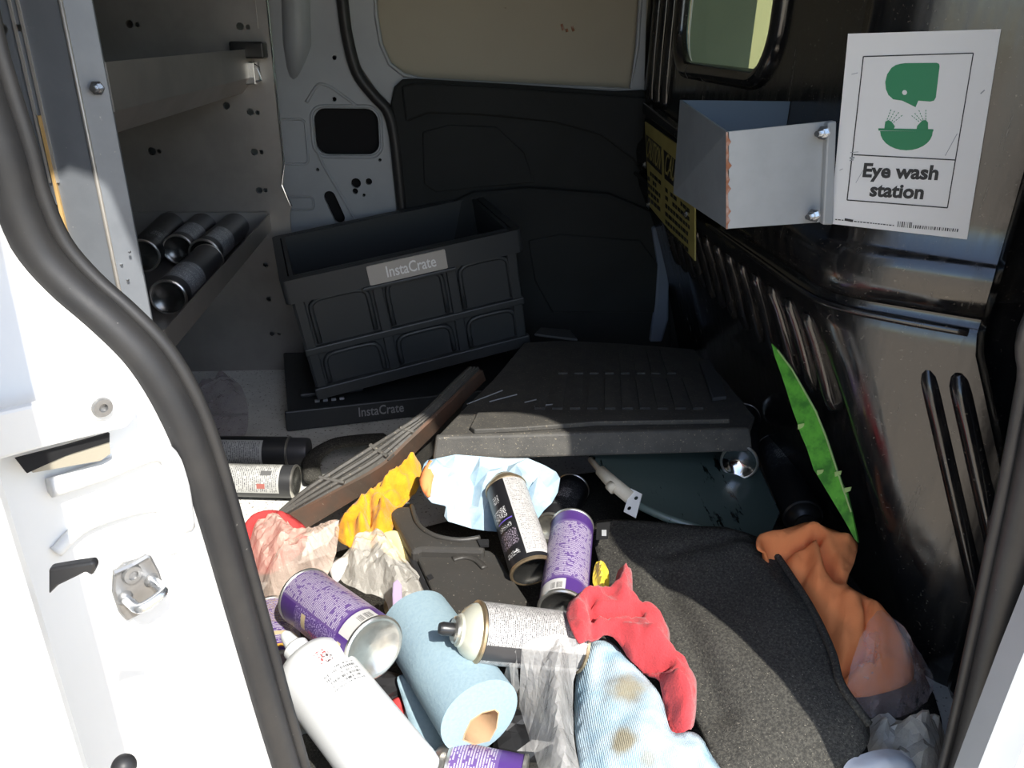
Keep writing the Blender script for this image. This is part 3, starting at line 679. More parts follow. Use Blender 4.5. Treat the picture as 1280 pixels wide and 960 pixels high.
# ---- spray cans
def can(name, label, A, B, r, lab, top='cap', face=.5, group=None, base='can_metal', rim='can_metal', cap='black_plastic', seg=36):
    """aerosol can from its base A to its tip B"""
    L = (B - A).length
    tc = align(A, B).transposed() @ (CAM - (A + B) / 2)
    root = thing(name, label, 'spray can', A, align(A, B, math.atan2(tc.y, tc.x) - 2 * math.pi * face), group)
    if top == 'cap': hb = L - .040
    elif top == 'nozzle': hb = L - .048
    else: hb = L - .016
    obj('body', lathe(((r * .985, .004), (r, .007), (r, hb - .003), (r * .985, hb)), seg), lab, root)
    ob = obj('base', lathe(((.0001, .011), (r * .45, .009), (r * .78, .004), (r * .90, .0005), (r * .97, 0.), (r * 1.03, .0015), (r * 1.03, .004), (r * .985, .0045)), seg), base, root)
    obj('base_rim', lathe(((r * .90, .0003), (r * .97, -.0004), (r * 1.035, .001), (r * 1.035, .0042), (r * .985, .0047)), seg), rim, root)
    obj('rim', lathe(((r * .985, hb - .001), (r * 1.03, hb), (r * 1.03, hb + .003), (r * .93, hb + .0045)), seg), rim, root)
    if top == 'cap':
        obj('cap', lathe(((r * .95, hb + .002), (r * .95, L - .004), (r * .90, L), (r * .6, L + .0005), (.0001, L + .0005)), seg), cap, root)
    else:
        d = hb + .004
        obj('shoulder', lathe(((r * .93, d), (r * .88, d + .006), (r * .72, d + .013), (r * .55, d + .017), (r * .52, d + .020), (r * .40, d + .021), (.0001, d + .021)), seg), 'enamel' if top == 'nozzle' else rim, root)
        if top == 'nozzle':
            obj('valve_cup', lathe(((r * .42, d + .018), (r * .44, d + .024), (r * .36, d + .026), (.0001, d + .026)), 20), 'can_metal', root)
            nz_ = obj('nozzle', lathe(((.0075, d + .024), (.0078, d + .038), (.006, d + .042), (.0001, d + .042)), 16), cap, root)
            obj('orifice', ico(Vector((.0078, 0, d + .034)), .0016, 1), 'zinc', nz_)
    return root
PG = 'purple cans in the pile'
can('spray_can', 'purple can with silver base toward us above the white bottle', at(469, 811, z=.165), at(376, 741, z=.135), .0365, 'label_purple', 'dome', .50, PG)
can('spray_can', 'purple can lying behind the neck of the white bottle', at(350, 842, z=.06), at(338, 762, z=.06), .033, 'label_purple_band', 'dome', .5, PG)
can('spray_can', 'purple can with yellow bands below the white bottle beside the seal', at(375, 915, z=.035), at(325, 842, z=.035), .033, 'label_purple_band', 'dome', .5, PG)
can('spray_can', 'purple and white can cut by the bottom edge under the paper roll', at(655, 985, z=.045), at(545, 962, z=.05), .033, 'label_purple', 'dome', .60, PG)
can('spray_can', 'purple can leaning upright beside the black felt mat', at(703, 764, z=.115), at(716, 652, z=.115), .0325, 'label_purple', 'dome', .66, PG, 'can_base_dark')
can('spray_can', 'black can with white label and brown rimmed base beside the purple one', at(666, 715, z=.100), at(630, 603, z=.150), .0325, 'label_black_white', 'dome', .52, None, 'can_base_dark', 'can_gold')
can('spray_can', 'white spray paint can with exposed black nozzle lying above the paper roll', at(722, 803, z=.130), at(547, 785, z=.184), .0350, 'label_white', 'nozzle', .46, None, 'can_metal', 'can_gold')
can('spray_can', 'black can with white label half in sun on the floor', at(371, 602, z=.034), at(215, 598, z=.034), .031, 'label_dark_white', 'dome', .5, None, 'can_base_dark')
can('spray_can', 'black capped can with grey label in shade behind the sunlit one', at(238, 563, z=.034), at(386, 565, z=.034), .030, 'label_dark_white', 'cap', .5, None, cap=M('cap_grey', (.05, .05, .055), .4))
can('spray_can', 'can with shiny domed base under the corner of the rubber mat', at(924, 578, z=.140), at(930, 520, z=.120), .031, 'label_dark', 'dome', 0, None, M('chrome', (.7, .7, .72), .12, 1.0))
can('spray_can', 'black can with faint print standing behind the orange cloth', at(966, 560, z=.07), at(1006, 652, z=.07), .032, 'label_dark', 'dome', .5, None, 'can_base_dark', 'black_plastic')
can('spray_can', 'dark can wedged between the blue cloth and the purple can', at(690, 662, z=.035), at(718, 606, z=.035), .031, 'label_dark', 'dome', .5, None)
can('spray_can', 'dark can with a gold rim under the clear bags', at(500, 770, z=.03), at(548, 728, z=.03), .031, 'label_dark', 'dome', 0, None, 'can_gold', 'can_gold')
TG = 'cans in the lower tray'
zt_ = .375
can('spray_can', 'dark can with shiny round end nearest the rack upright in lower tray', at(178, 320, z=zt_), at(219, 277, z=zt_), .033, 'label_dark', 'dome', .5, TG, 'can_base_dark')
can('spray_can', 'grey labelled can at the back of the lower tray', at(222, 312, z=zt_), at(262, 276, z=zt_), .031, 'label_grey', 'dome', .5, TG, 'can_base_dark')
can('spray_can', 'grey labelled can beside the lip at the far end of lower tray', at(255, 318, z=zt_), at(298, 280, z=zt_), .031, 'label_grey', 'dome', .45, TG, 'can_base_dark')
can('spray_can', 'can touching the front lip of the lower tray, nearest to us', at(210, 372, z=zt_ - .002), at(262, 322, z=zt_ - .002), .031, 'label_grey', 'dome', .55, TG, 'can_base_dark')

# ---- white bottle
A, B = at(512, 990, z=.105), at(379, 822, z=.150)
L = (B - A).length
bt = thing('plastic_bottle', 'white plastic bottle with small nozzle cap lying at the bottom edge', 'bottle', A, align(A, B, math.atan2((align(A, B).transposed() @ (CAM - A)).y, (align(A, B).transposed() @ (CAM - A)).x) - 2 * math.pi * .5))
r = .043
obj('body', lathe(((.0001, .002), (r * .8, 0), (r * .97, .004), (r, .012), (r, L - .032), (r * .985, L - .024), (r * .93, L - .014), (r * .80, L - .006), (r * .55, L - .001), (r * .30, L + .001), (.0001, L + .001)), 48), 'bottle_label', bt)
cp = obj('cap', lathe(((.0145, L - .001), (.0150, L + .016), (.0125, L + .019), (.0095, L + .021), (.0070, L + .036), (.0050, L + .040), (.0001, L + .040)), 20), 'bottle', bt)
obj('cap_ring', lathe(((.0155, L), (.0155, L + .004), (.0145, L + .0045)), 20), 'bottle', cp)

# ---- paper towel roll
A, B = at(600, 896, z=.108), at(520, 778, z=.095)
L = (B - A).length
rl = thing('paper_towel_roll', 'pale blue paper towel roll with crushed cardboard core', 'paper roll', A, align(A, B))
r = .0475
loc = Matrix.Translation(A) @ align(A, B).to_4x4()
inv = loc.inverted()
core2 = [(inv @ at(a, b, z=.108)) for a, b in ()]
# end face seen from the camera: hole outline from a crushed tube, in the plane of the end face
en = (A - B).normalized()
hole = [inv @ atp(a, b, A, en) for a, b in [(580, 917), (578, 925), (592, 931), (612, 926), (621, 910), (624, 890), (619, 886), (603, 890), (588, 900)]]
hl = [(p.x, p.y) for p in hole]
outr = [(r * (1 + .012 * math.sin(3 * w)) * math.cos(w), r * (1 + .012 * math.sin(3 * w)) * math.sin(w)) for w in [2 * math.pi * i / 48 for i in range(48)]]
me = plate(outr, [hl], Matrix.Identity(4), L); obj('roll', me, 'paper_blue', rl, bevel=.003)
cc = Vector((sum(p[0] for p in hl) / len(hl), sum(p[1] for p in hl) / len(hl), 0))
inn = [(cc.x + (p[0] - cc.x) * .93, cc.y + (p[1] - cc.y) * .93) for p in hl]
obj('core', plate(hl, [inn], Matrix.Translation((0, 0, -.0005)), L - .002), 'cardboard', rl)
obj('core_end', plate(inn, [], Matrix.Translation((0, 0, .05)), .002), 'cardboard', rl)
fl = sheet([(497, 846, .075), (520, 850, .07), (548, 905, .055), (566, 935, .05), (552, 944, .045), (518, 943, .042), (515, 915, .05), (503, 875, .06)], .007, 0, folds=((500, 870, 540, 930, .004, .012),), nz=(.003, 30))
part('loose_sheet', fl, 'paper_blue', rl, smooth=True, solid=.0015)

# ---- black engine style cover
cv = thing('plastic_cover', 'black dusty plastic cover with curved notch in the middle of the pile', 'cover', at(560, 720, z=.05))
def cpx(l, z): return [at(a, b, z=z) for a, b in l]
part('lower_panel', prism(cpx([(518, 690), (530, 684), (612, 687), (622, 694), (661, 752), (663, 772), (640, 800), (566, 790), (557, 775), (540, 738)], .085), (0, 0, -.03)), 'cover', cv, bevel=.004)
part('upper_panel', prism(cpx([(487, 640), (497, 632), (515, 632), (520, 650), (530, 662), (548, 671), (575, 675), (600, 672), (606, 680), (606, 688), (527, 686), (515, 690)], .10), (0, 0, -.045)), 'cover', cv, bevel=.006)
part('raised_arc', tube(spline([at(a, b, z=.086) for a, b in [(566, 699), (580, 696), (595, 700), (606, 710)]], 5), .006, 8, squash=.5), 'cover', cv, smooth=True)
part('notch_lip', tube(spline([at(a, b, z=.101) for a, b in [(515, 632), (520, 650), (530, 662), (548, 671), (575, 675), (600, 672)]], 5), .004, 8), 'cover', cv, smooth=True)
part('clip_slot_shade', prism(cpx([(596, 676), (611, 676), (611, 684), (600, 684)], .101), (0, 0, .003)), 'hole', cv)  # near-black block painting the shade in the notch
part('side_rail', prism(cpx([(486, 642), (492, 640), (516, 690), (556, 778), (562, 790), (552, 792), (512, 700)], .083), (0, 0, -.03)), 'black_plastic', cv, bevel=.002)
for a, b in ((519, 694), (533, 722), (552, 754)): part('rail_tab', prism(cpx([(a, b), (a + 6, b - 3), (a + 9, b + 2), (a + 3, b + 5)], .0835), (0, 0, .003)), 'black_plastic', cv)

# ---- storage crate and folded crate
def crate_rot(yaw, roll, pit): return Matrix.Rotation(yaw, 3, 'Z') @ Matrix.Rotation(roll, 3, 'Y') @ Matrix.Rotation(pit, 3, 'X')
Wd, Dp, Hh = .509, .327, .28
ct = thing('storage_crate', 'open black folding storage crate with arched side panels and grey name plate', 'crate', (-.276, 1.523, .067), crate_rot(.219, -.157, .046))
i_ = .014
obj('front_wall', box((i_, i_ + .006, 0), (Wd - i_, i_ + .014, Hh)), 'crate', ct)
obj('back_wall', box((i_, Dp - i_ - .014, 0), (Wd - i_, Dp - i_ - .006, Hh)), 'crate', ct)
obj('end_wall', box((i_ + .006, i_, 0), (i_ + .014, Dp - i_, Hh)), 'crate', ct)
obj('end_wall', box((Wd - i_ - .014, i_, 0), (Wd - i_ - .006, Dp - i_, Hh)), 'crate', ct)
obj('bottom', box((i_, i_, 0), (Wd - i_, Dp - i_, .01)), 'crate', ct)
rm = 0.05
obj('rim', plate(rrect(0, 0, Wd, Dp, .012), [rrect(.017, .017, Wd - .017, Dp - .017, .01)], Matrix.Translation((0, 0, Hh - rm)), rm), 'crate', ct, bevel=.003)
obj('mid_rail', box((i_ - .004, i_ - .006, .105), (Wd - i_ + .004, i_ + .01, .122)), 'crate', ct, bevel=.003)
obj('base_rail', box((i_ - .006, i_ - .008, 0), (Wd - i_ + .006, i_ + .01, .028)), 'crate', ct, bevel=.003)
for x in (i_, .345 * Wd, .66 * Wd, Wd - i_ - .022):
    obj('stile', box((x, i_ - .003, .02), (x + .022, i_ + .01, Hh - rm + .004)), 'crate', ct, bevel=.003)
for x in (i_, Dp / 2 - .01, Dp - i_ - .02):
    obj('end_stile', box((i_ - .003, x, .02), (i_ + .01, x + .02, Hh - rm + .004)), 'crate', ct, bevel=.003)
for z0, z1 in ((.032, .100), (.126, .226)):
    for x0, x1 in ((.045, .165), (.205, .325), (.365, .475)):
        pth = [Vector((x0, i_ + .004, z0)), Vector((x0, i_ + .004, z1 - .025)), Vector((x0 + .006, i_ + .004, z1 - .010)), Vector((x0 + .024, i_ + .004, z1 - .003)),
               Vector((x1 - .024, i_ + .004, z1 - .003)), Vector((x1 - .006, i_ + .004, z1 - .010)), Vector((x1, i_ + .004, z1 - .025)), Vector((x1, i_ + .004, z0))]
        obj('arch_moulding', tube(spline(pth, 2), .0055, 6, up=Vector((0, 1, .01))), 'crate', ct, smooth=True)
cfr = frame((0, 0, 0), (1, 0, 0), (0, 0, 1))
pl = obj('name_plate', plate(rrect(.172, .2325, .338, .2745, .003), [], frame((0, .0, 0), (1, 0, 0), (0, 0, 1)), .003), 'crate_light', ct)
obj('plate_text', text('InstaCrate', .034, frame((.262, -.0031, .253), (1, 0, 0), (0, 0, 1)), .0005, .0004, width=.105), 'sign_white', pl)
obj('plate_shelf', box((.155, -.006, .224), (.355, .004, .2315)), 'crate', ct, bevel=.002)
fc = thing('folded_crate', 'folded flat black crate on the floor under the open crate', 'crate', (-.335, 1.525, .002), crate_rot(.20, 0, 0))
obj('deck', box((0, 0, 0), (.56, .36, .045)), 'crate', fc, bevel=.006)
obj('base_rail', box((-.006, -.008, 0), (.566, 0, .048)), 'crate', fc, bevel=.003)
obj('rail_text', text('InstaCrate', .032, frame((.200, -.0085, .027), (1, 0, 0), (0, 0, 1)), .0005, .0003, width=.10), 'print_grey', fc)
for x in (.03, .12): obj('hinge', box((x, .06, .045), (x + .05, .10, .055)), 'crate', fc, bevel=.003)
for k in range(4): obj('grip_nub', box((.06 + k * .018, .03, .045), (.070 + k * .018, .036, .050)), 'print_grey', fc)

# ---- rubber floor mats
p0, p1, p2 = at(545, 546, z=.20), at(938, 536, z=.20), at(760, 428, z=.165)
mn = (p1 - p0).cross(p2 - p0).normalized()
if mn.z < 0: mn = -mn
def mp(px, py, o=0.): return atp(px, py, p0 + mn * o, mn)
m1 = thing('rubber_mat', 'black ribbed rubber floor mat with a tall front lip lying level', 'floor mat', (p0 + p1 + p2) / 3)
part('tread', prism([mp(*q) for q in [(545, 546), (938, 536), (944, 520), (905, 472), (868, 436), (780, 429), (700, 425), (655, 428), (616, 474), (574, 516)]], -mn * .012), 'mat', m1, bevel=.004)
fdir = Vector((0, -.012, -.038))
part('front_lip', prism([mp(545, 546), mp(938, 536), mp(938, 536) + fdir + Vector((.006, 0, 0)), mp(545, 546) + fdir - Vector((.006, 0, 0))], Vector((0, .010, .001))), 'mat', m1, bevel=.004)
part('raised_bar', prism([mp(*q) for q in [(588, 539), (597, 521), (655, 519), (700, 526), (910, 522), (912, 530), (745, 533), (655, 540), (593, 543)]], mn * .009), 'mat', m1, bevel=.002)
for i in range(10):
    x = 668 + i * 22; k = (x - 760) * .12
    part('tread_rib', prism([mp(x, 512), mp(x + 13, 512), mp(x + 11 - k, 474), mp(x - 1 - k, 474)], mn * .004), 'mat', m1)
    if 0 < i < 9: part('tread_rib', prism([mp(x - k, 468), mp(x + 11 - k, 468), mp(x + 8 - 2 * k, 437), mp(x - 2 * k, 437)], mn * .004), 'mat', m1)
for a, b, c, d in ((584, 505, 628, 488), (612, 502, 646, 493), (656, 503, 672, 499), (668, 508, 694, 505)):
    part('edge_scratch', tube([mp(a, b, .001), mp(c, d, .001)], .0012, 5), 'print_grey', m1)
part('side_flap', prism([mp(874, 455, .002), mp(886, 452, .002), (mp(903, 484, .002)), mp(908, 500, .002), mp(890, 502, .002)], mn * .008), M('flap', (.06, .06, .062), .5), m1, bevel=.002)
part('rear_flap', prism([mp(668, 420, .004), mp(676, 412, .004), mp(712, 415, .004), mp(722, 427, .004)], mn * .006), M('flap2', (.06, .062, .064), .5), m1, bevel=.002)
# second mat, steeply tilted and folded, its muddy lip toward us
lipT = [(356, 645, .060), (415, 614, .095), (474, 581, .130), (508, 550, .160), (541, 519, .185), (575, 486, .195), (600, 462, .195)]
lipB = [(380, 660, .030), (432, 628, .065), (489, 591, .100), (520, 560, .125), (551, 529, .15), (580, 498, .160), (604, 474, .16)]
bckT = [(350, 641, .064), (384, 610, .100), (451, 566, .140), (490, 543, .170), (527, 519, .195), (560, 486, .205), (585, 462, .205)]
T_, B_, K_ = ([at(*q[:2], z=q[2]) for q in l] for l in (lipT, lipB, bckT))
m2 = thing('rubber_mat', 'muddy rubber floor mat on edge between crate and yellow cloth', 'floor mat', B_[0])
def strip(*rows):
    n = len(rows[0]); k = len(rows)
    return mesh([p for rw in rows for p in rw], [(j * n + i, j * n + i + 1, (j + 1) * n + i + 1, (j + 1) * n + i) for j in range(k - 1) for i in range(n - 1)])
T2, B2, K2 = (spline(l, 4) for l in (T_, B_, K_))
part('lip', fixn(strip(B2, T2)), 'mat_brown', m2, solid=.006)
drop = [Vector((p.x - .03, p.y + .06, .012)) for p in K2]
part('tread', fixn(strip(T2, K2, drop)), 'mat', m2, solid=.006)
for f in (.25, .55, .85):
    part('tread_rib', tube([T2[i].lerp(K2[i], f) + Vector((0, 0, .003)) for i in range(len(T2))], .0042, 6), 'mat', m2)
for a in (5, 9, 13): part('tread_bridge', tube([T2[a] + Vector((0, 0, .004)), K2[a] + Vector((0, 0, .004))], .004, 6), 'mat', m2)
part('lip_tab', prism([T2[9] + Vector((0, -.004, .001)), T2[10] + Vector((0, -.004, .001)), B2[10] + Vector((0, -.004, 0)), B2[9] + Vector((0, -.004, 0))], (0, -.004, 0)), 'mat', m2, bevel=.002)

# ---- black felt mat
me = sheet([(742, 660, .10), (765, 648, .11), (850, 655, .13), (955, 672, .135), (985, 715, .13), (1015, 762, .125), (1040, 815, .12), (1050, 852, .11), (1068, 880, .10), (1086, 905, .085), (1080, 940, .07), (1030, 975, .05), (950, 1000, .05), (905, 985, .06), (885, 930, .07), (860, 880, .075), (800, 790, .08), (755, 720, .085)],
           .010, .012, .05, ((825, 720, 905, 870, -.014, .014), (830, 700, 965, 690, -.008, .012), (850, 770, 960, 850, .010, .03), (1048, 850, 1082, 905, .018, .012), (960, 940, 1040, 960, .008, .02), (905, 680, 1010, 790, .010, .018)), (.008, 9), seed=3)
solo('felt_mat', me, 'felt', 'black felt liner mat sprawled over the pile toward the bulkhead', 'mat', smooth=True, solid=.006)
fm = bpy.data.objects['felt_mat']
hem = spline([at(a, b, z=z) for a, b, z in [(955, 672, .136), (985, 715, .133), (1015, 762, .128), (1040, 815, .123), (1050, 852, .117), (1068, 880, .107), (1086, 905, .090)]], 5)
part('hem', tube(hem, .005, 8), 'felt', fm, smooth=True)
part('clip_tab', prism([at(746, 656, z=.122), at(763, 654, z=.122), at(760, 674, z=.122), at(745, 675, z=.122)], (0, 0, .003)), 'black_plastic', fm)
part('tab_hole', prism([at(*q, z=.1265) for q in [(752, 663), (758, 663), (758, 670), (752, 670)]], (0, 0, .001)), 'print_grey', fm)
me = sheet([(365, 905, .01), (395, 905, .012), (440, 935, .012), (480, 950, .012), (500, 1000, .01), (360, 1020, .01)], .012, .012, .03, (), (.004, 20))
solo('felt_scrap', me, 'felt', 'dark felt scrap in the corner below the white bottle', 'mat', smooth=True, solid=.004)

# ---- green tinted pane and its tube
pg = thing('tinted_pane', 'dark green scratched pane leaning under the rubber mat', 'pane', at(850, 620, z=.10))
Q = [at(735, 570, z=.150), at(800, 634, z=.130), at(875, 660, z=.115), at(958, 682, z=.10), at(975, 640, z=.10), at(930, 540, z=.12), at(830, 520, z=.145)]
part('sheet', prism(Q, (0, 0, -.006)), 'pane_green', pg, bevel=.002)
part('edge_bead', tube([at(738, 574, z=.152), at(756, 596, z=.150), at(770, 610, z=.146)], .005, 8), 'cream_tube', pg, smooth=True)
part('edge_bead', tube(spline([at(792, 628, z=.138), at(830, 646, z=.130), at(880, 662, z=.122), at(945, 680, z=.108)], 4), .007, 8), 'pane_green', pg, smooth=True)
tb = thing('cream_tube', 'cream coloured tube end poking out beside the green pane', 'tube', at(770, 612, z=.14))
part('pipe', tube([at(750, 588, z=.165), at(766, 604, z=.158), at(788, 622, z=.150)], [.009, .011, .011], 12), 'cream_tube', tb, smooth=True)
part('pipe_collar', tube([at(762, 606, z=.158), at(768, 612, z=.156)], .0085, 12), 'cream_tube', tb, smooth=True)
Q = [at(789, 611, z=.160), at(803, 618, z=.160), at(795, 648, z=.135), at(780, 640, z=.135)]
u = (Q[1] - Q[0]); v = (Q[0] - Q[3])
bfr = frame(Q[3], Q[2] - Q[3], Q[0] - Q[3]); bi = bfr.inverted()
lo = [bi @ q for q in (Q[3], Q[2], Q[1], Q[0])]; lo2 = [(p.x, p.y) for p in lo]
cx = sum(p[0] for p in lo2) / 4; cy = sum(p[1] for p in lo2) / 4
tab = tag(obj('metal_tab', plate(lo2, [circ(cx, cy + .009, .0035, 10), circ(cx - .001, cy - .010, .0035, 10)], bfr, .002), 'paint_white'), 'small white metal tab with two holes hanging from the green pane', 'tab')
# ---- rags
solo('cloth', sheet([(708, 768, .180), (718, 747, .175), (740, 739, .165), (764, 737, .155), (773, 712, .15), (783, 709, .152), (790, 716, .15), (794, 752, .145), (820, 764, .14), (836, 786, .13), (840, 812, .125), (866, 838, .12), (871, 862, .115), (867, 908, .11), (852, 916, .11), (840, 914, .11), (828, 872, .12), (818, 846, .125), (790, 828, .13), (766, 800, .145), (742, 796, .165), (724, 802, .175)],
      .0045, .022, .014, ((780, 722, 778, 752, .014, .008), (712, 770, 728, 752, .010, .009), (737, 762, 742, 796, -.016, .0045), (742, 775, 800, 763, -.022, .0045), (752, 768, 780, 760, .006, .008), (758, 786, 825, 792, .012, .010), (808, 806, 840, 813, -.020, .004), (815, 818, 868, 846, .018, .007), (836, 846, 864, 900, -.026, .007), (826, 852, 846, 910, .014, .006), (866, 850, 866, 905, .012, .005), (800, 775, 830, 800, .008, .008)), (.006, 60), (.010, 40), seed=5),
     'red_rag', 'red microfibre cloth crumpled on top of the pale blue towel', 'cloth', 'rags', smooth=True, solid=.004)
g_t = sheet([(738, 802, .125), (760, 800, .13), (795, 835, .125), (820, 860, .12), (830, 880, .118), (840, 912, .115), (868, 915, .11), (885, 935, .10), (905, 985, .09), (830, 1010, .08), (740, 1000, .075), (722, 940, .075), (718, 890, .08), (720, 850, .095), (726, 820, .11)],
      .007, .012, .02, ((732, 830, 735, 960, .008, .010), (722, 870, 745, 950, -.012, .008), (760, 830, 800, 940, .006, .03), (830, 890, 880, 960, -.006, .012)), (.005, 30), (.008, 18), seed=7)
solo('cloth', g_t, 'towel', 'pale blue microfibre towel with tan stains at the bottom edge', 'cloth', 'rags', smooth=True, solid=.004)
solo('cloth', sheet([(948, 684, .165), (952, 668, .168), (985, 660, .170), (1012, 655, .172), (1040, 664, .172), (1070, 678, .165), (1068, 702, .16), (1058, 728, .155), (1085, 746, .14), (1115, 775, .12), (1138, 815, .10), (1140, 850, .08), (1100, 868, .07), (1046, 872, .06), (1036, 842, .07), (1010, 786, .085), (988, 755, .095), (970, 726, .105), (964, 704, .13), (958, 690, .155)],
      .005, .020, .018, ((958, 690, 1018, 688, -.026, .006), (1016, 688, 1048, 728, -.026, .006), (1000, 668, 1065, 690, .012, .016), (1018, 694, 1022, 735, .018, .008), (992, 700, 985, 728, .014, .007), (1005, 712, 985, 738, -.018, .005), (1020, 760, 1058, 772, .014, .022), (1032, 806, 1088, 784, -.026, .006), (1084, 752, 1096, 788, -.020, .005), (1040, 742, 1075, 760, .010, .012), (1070, 812, 1110, 850, .014, .02), (1048, 740, 1052, 800, -.010, .006)), (.006, 22), (.010, 16), seed=9),
     'orange_rag', 'orange shop cloth slumped against the black bulkhead', 'cloth', 'rags', smooth=True, solid=.003)
solo('cloth', sheet([(418, 668, .07), (424, 650, .085), (440, 632, .095), (470, 606, .105), (500, 585, .11), (522, 575, .11), (527, 598, .105), (510, 622, .10), (494, 640, .095), (490, 662, .085), (470, 676, .075), (448, 680, .07), (432, 682, .065)],
      .0045, .020, .015, ((438, 640, 444, 680, -.022, .005), (460, 618, 463, 676, -.026, .005), (478, 630, 470, 672, .014, .006), (482, 612, 524, 582, .016, .007), (490, 625, 526, 600, -.018, .005), (450, 640, 452, 676, .014, .006), (428, 655, 430, 680, .012, .006), (470, 612, 510, 584, -.014, .005)), (.008, 60), (.012, 45), seed=11),
     'yellow_rag', 'golden yellow microfibre cloth hanging below the muddy mat', 'cloth', 'rags', smooth=True, solid=.004)
solo('cloth', sheet([(296, 672, .055), (305, 655, .065), (328, 643, .07), (352, 640, .075), (372, 650, .075), (384, 664, .065), (378, 690, .05), (340, 715, .04), (305, 715, .04)], .006, .02, .02, ((310, 660, 340, 690, -.010, .008), (350, 650, 365, 680, .010, .008)), (.006, 45), seed=13),
     'pink_rag', 'red cloth bundled inside the clear bag beside the seal', 'cloth', 'rags', smooth=True, solid=.003)
solo('cloth', sheet([(470, 668, .075), (500, 664, .08), (512, 680, .075), (516, 705, .07), (500, 700, .065), (480, 690, .065)], .006, .014, .015, ((485, 672, 505, 698, -.008, .006),), (.004, 40), seed=14),
     M('pale_yellow', (.80, .66, .30), .9), 'pale yellow cloth folded beside the black cover', 'cloth', 'rags', smooth=True, solid=.003)
solo('cloth', sheet([(526, 605, .15), (530, 580, .165), (545, 572, .17), (600, 570, .175), (660, 572, .175), (695, 590, .165), (697, 612, .15), (680, 640, .12), (660, 660, .10), (625, 666, .09), (590, 660, .09), (560, 655, .095), (556, 645, .10), (570, 640, .11), (540, 630, .125)],
      .016, .018, .03, ((560, 615, 620, 620, .016, .02), (585, 590, 600, 640, -.016, .010), (640, 585, 690, 610, -.016, .012), (545, 590, 575, 600, .012, .012), (565, 640, 640, 655, .010, .012)), (.018, 34), (.03, 30), seed=17, k=2),
     'paper_white', 'crumpled bluish white paper cloth, shade painted as blue, under the rubber mat lip', 'cloth', 'rags', solid=.002)
solo('cloth', sheet([(524, 600, .155), (536, 575, .168), (545, 580, .165), (538, 612, .15), (534, 622, .14)], .008, .006, .01, (), (.004, 40), seed=18), 'orange_rag', 'orange cloth corner beside the crumpled paper', 'cloth', 'rags', smooth=True, solid=.003)

# ---- plastic bags
BG = 'plastic bags'
kb_ = dict(smooth=False)
solo('plastic_bag', sheet([(303, 700, .045), (318, 668, .06), (338, 652, .08), (352, 640, .09), (362, 655, .09), (385, 668, .095), (408, 656, .10), (420, 650, .105), (424, 662, .10), (420, 690, .10), (412, 715, .09), (400, 738, .08), (370, 742, .07), (345, 765, .05), (325, 770, .04), (315, 740, .04)],
      .0055, .040, .03, ((340, 720, 420, 660, .014, .012), (350, 645, 358, 690, .012, .010), (320, 700, 400, 690, .008, .012)), (.006, 30), (.022, 24), seed=21, jit=.001), 'bag_peach', 'clear bag holding peach and red cloth beside the door seal', 'bag', BG, **kb_)
solo('plastic_bag', sheet([(415, 712, .075), (428, 694, .085), (445, 676, .095), (470, 666, .10), (485, 672, .10), (500, 690, .095), (520, 715, .085), (540, 745, .07), (556, 778, .06), (540, 790, .05), (510, 790, .05), (490, 775, .06), (480, 750, .07), (450, 740, .07), (430, 728, .07)],
      .0055, .030, .025, ((445, 678, 440, 720, .014, .008), (478, 675, 500, 760, .012, .012), (520, 725, 545, 775, .012, .008)), (.005, 30), (.022, 26), seed=22, jit=.001), 'bag_white', 'crinkled clear bag between the big purple can and black cover', 'bag', BG, **kb_)
solo('plastic_bag', sheet([(630, 855, .100), (633, 835, .130), (645, 815, .165), (680, 798, .175), (715, 798, .175), (735, 806, .165), (724, 828, .145), (716, 860, .115), (718, 920, .085), (728, 990, .07), (690, 1000, .06), (672, 950, .06), (655, 900, .07)],
      .0055, .026, .022, ((640, 840, 690, 820, .012, .010), (660, 850, 672, 910, -.022, .014), (650, 870, 700, 960, .014, .012), (700, 830, 690, 900, .010, .008)), (.005, 30), (.020, 28), seed=23, jit=.001), 'bag_clear', 'crinkled clear bag beside the pale blue towel and paper roll', 'bag', BG, **kb_)
solo('plastic_bag', sheet([(1060, 868, .09), (1068, 820, .13), (1085, 780, .155), (1108, 765, .15), (1135, 795, .13), (1165, 845, .09), (1162, 870, .07), (1140, 892, .06), (1105, 900, .06), (1075, 890, .07)],
      .0065, .020, .02, ((1130, 800, 1140, 880, .012, .010), (1090, 790, 1080, 870, .008, .012)), (.004, 25), (.016, 24), seed=24, jit=.001), bagmat('bag_lilac', (.85, .74, .76), .26), 'clear bag over the lower end of the orange cloth', 'bag', BG, **kb_)
solo('plastic_bag', sheet([(1082, 915, .05), (1092, 896, .065), (1110, 890, .075), (1125, 900, .07), (1150, 892, .07), (1175, 900, .06), (1182, 930, .04), (1175, 985, .03), (1110, 985, .03), (1088, 950, .035)],
      .0065, .030, .02, ((1118, 895, 1125, 950, -.014, .008), (1100, 905, 1110, 960, .010, .010), (1150, 900, 1160, 960, .010, .010)), (.005, 25), (.024, 24), seed=25, jit=.001), 'bag_white', 'frosted bag at the foot of the bulkhead by the front jamb', 'bag', BG, **kb_)
solo('plastic_bag', sheet([(1055, 958, .06), (1085, 940, .07), (1115, 936, .07), (1140, 946, .06), (1150, 990, .04), (1060, 1000, .04)], .008, .014, .02, (), (.004, 25), (.010, 20), seed=26), M('white_film', (.72, .72, .73), .4), 'white sheet of film at the bottom edge below the felt mat', 'bag', BG, smooth=True)
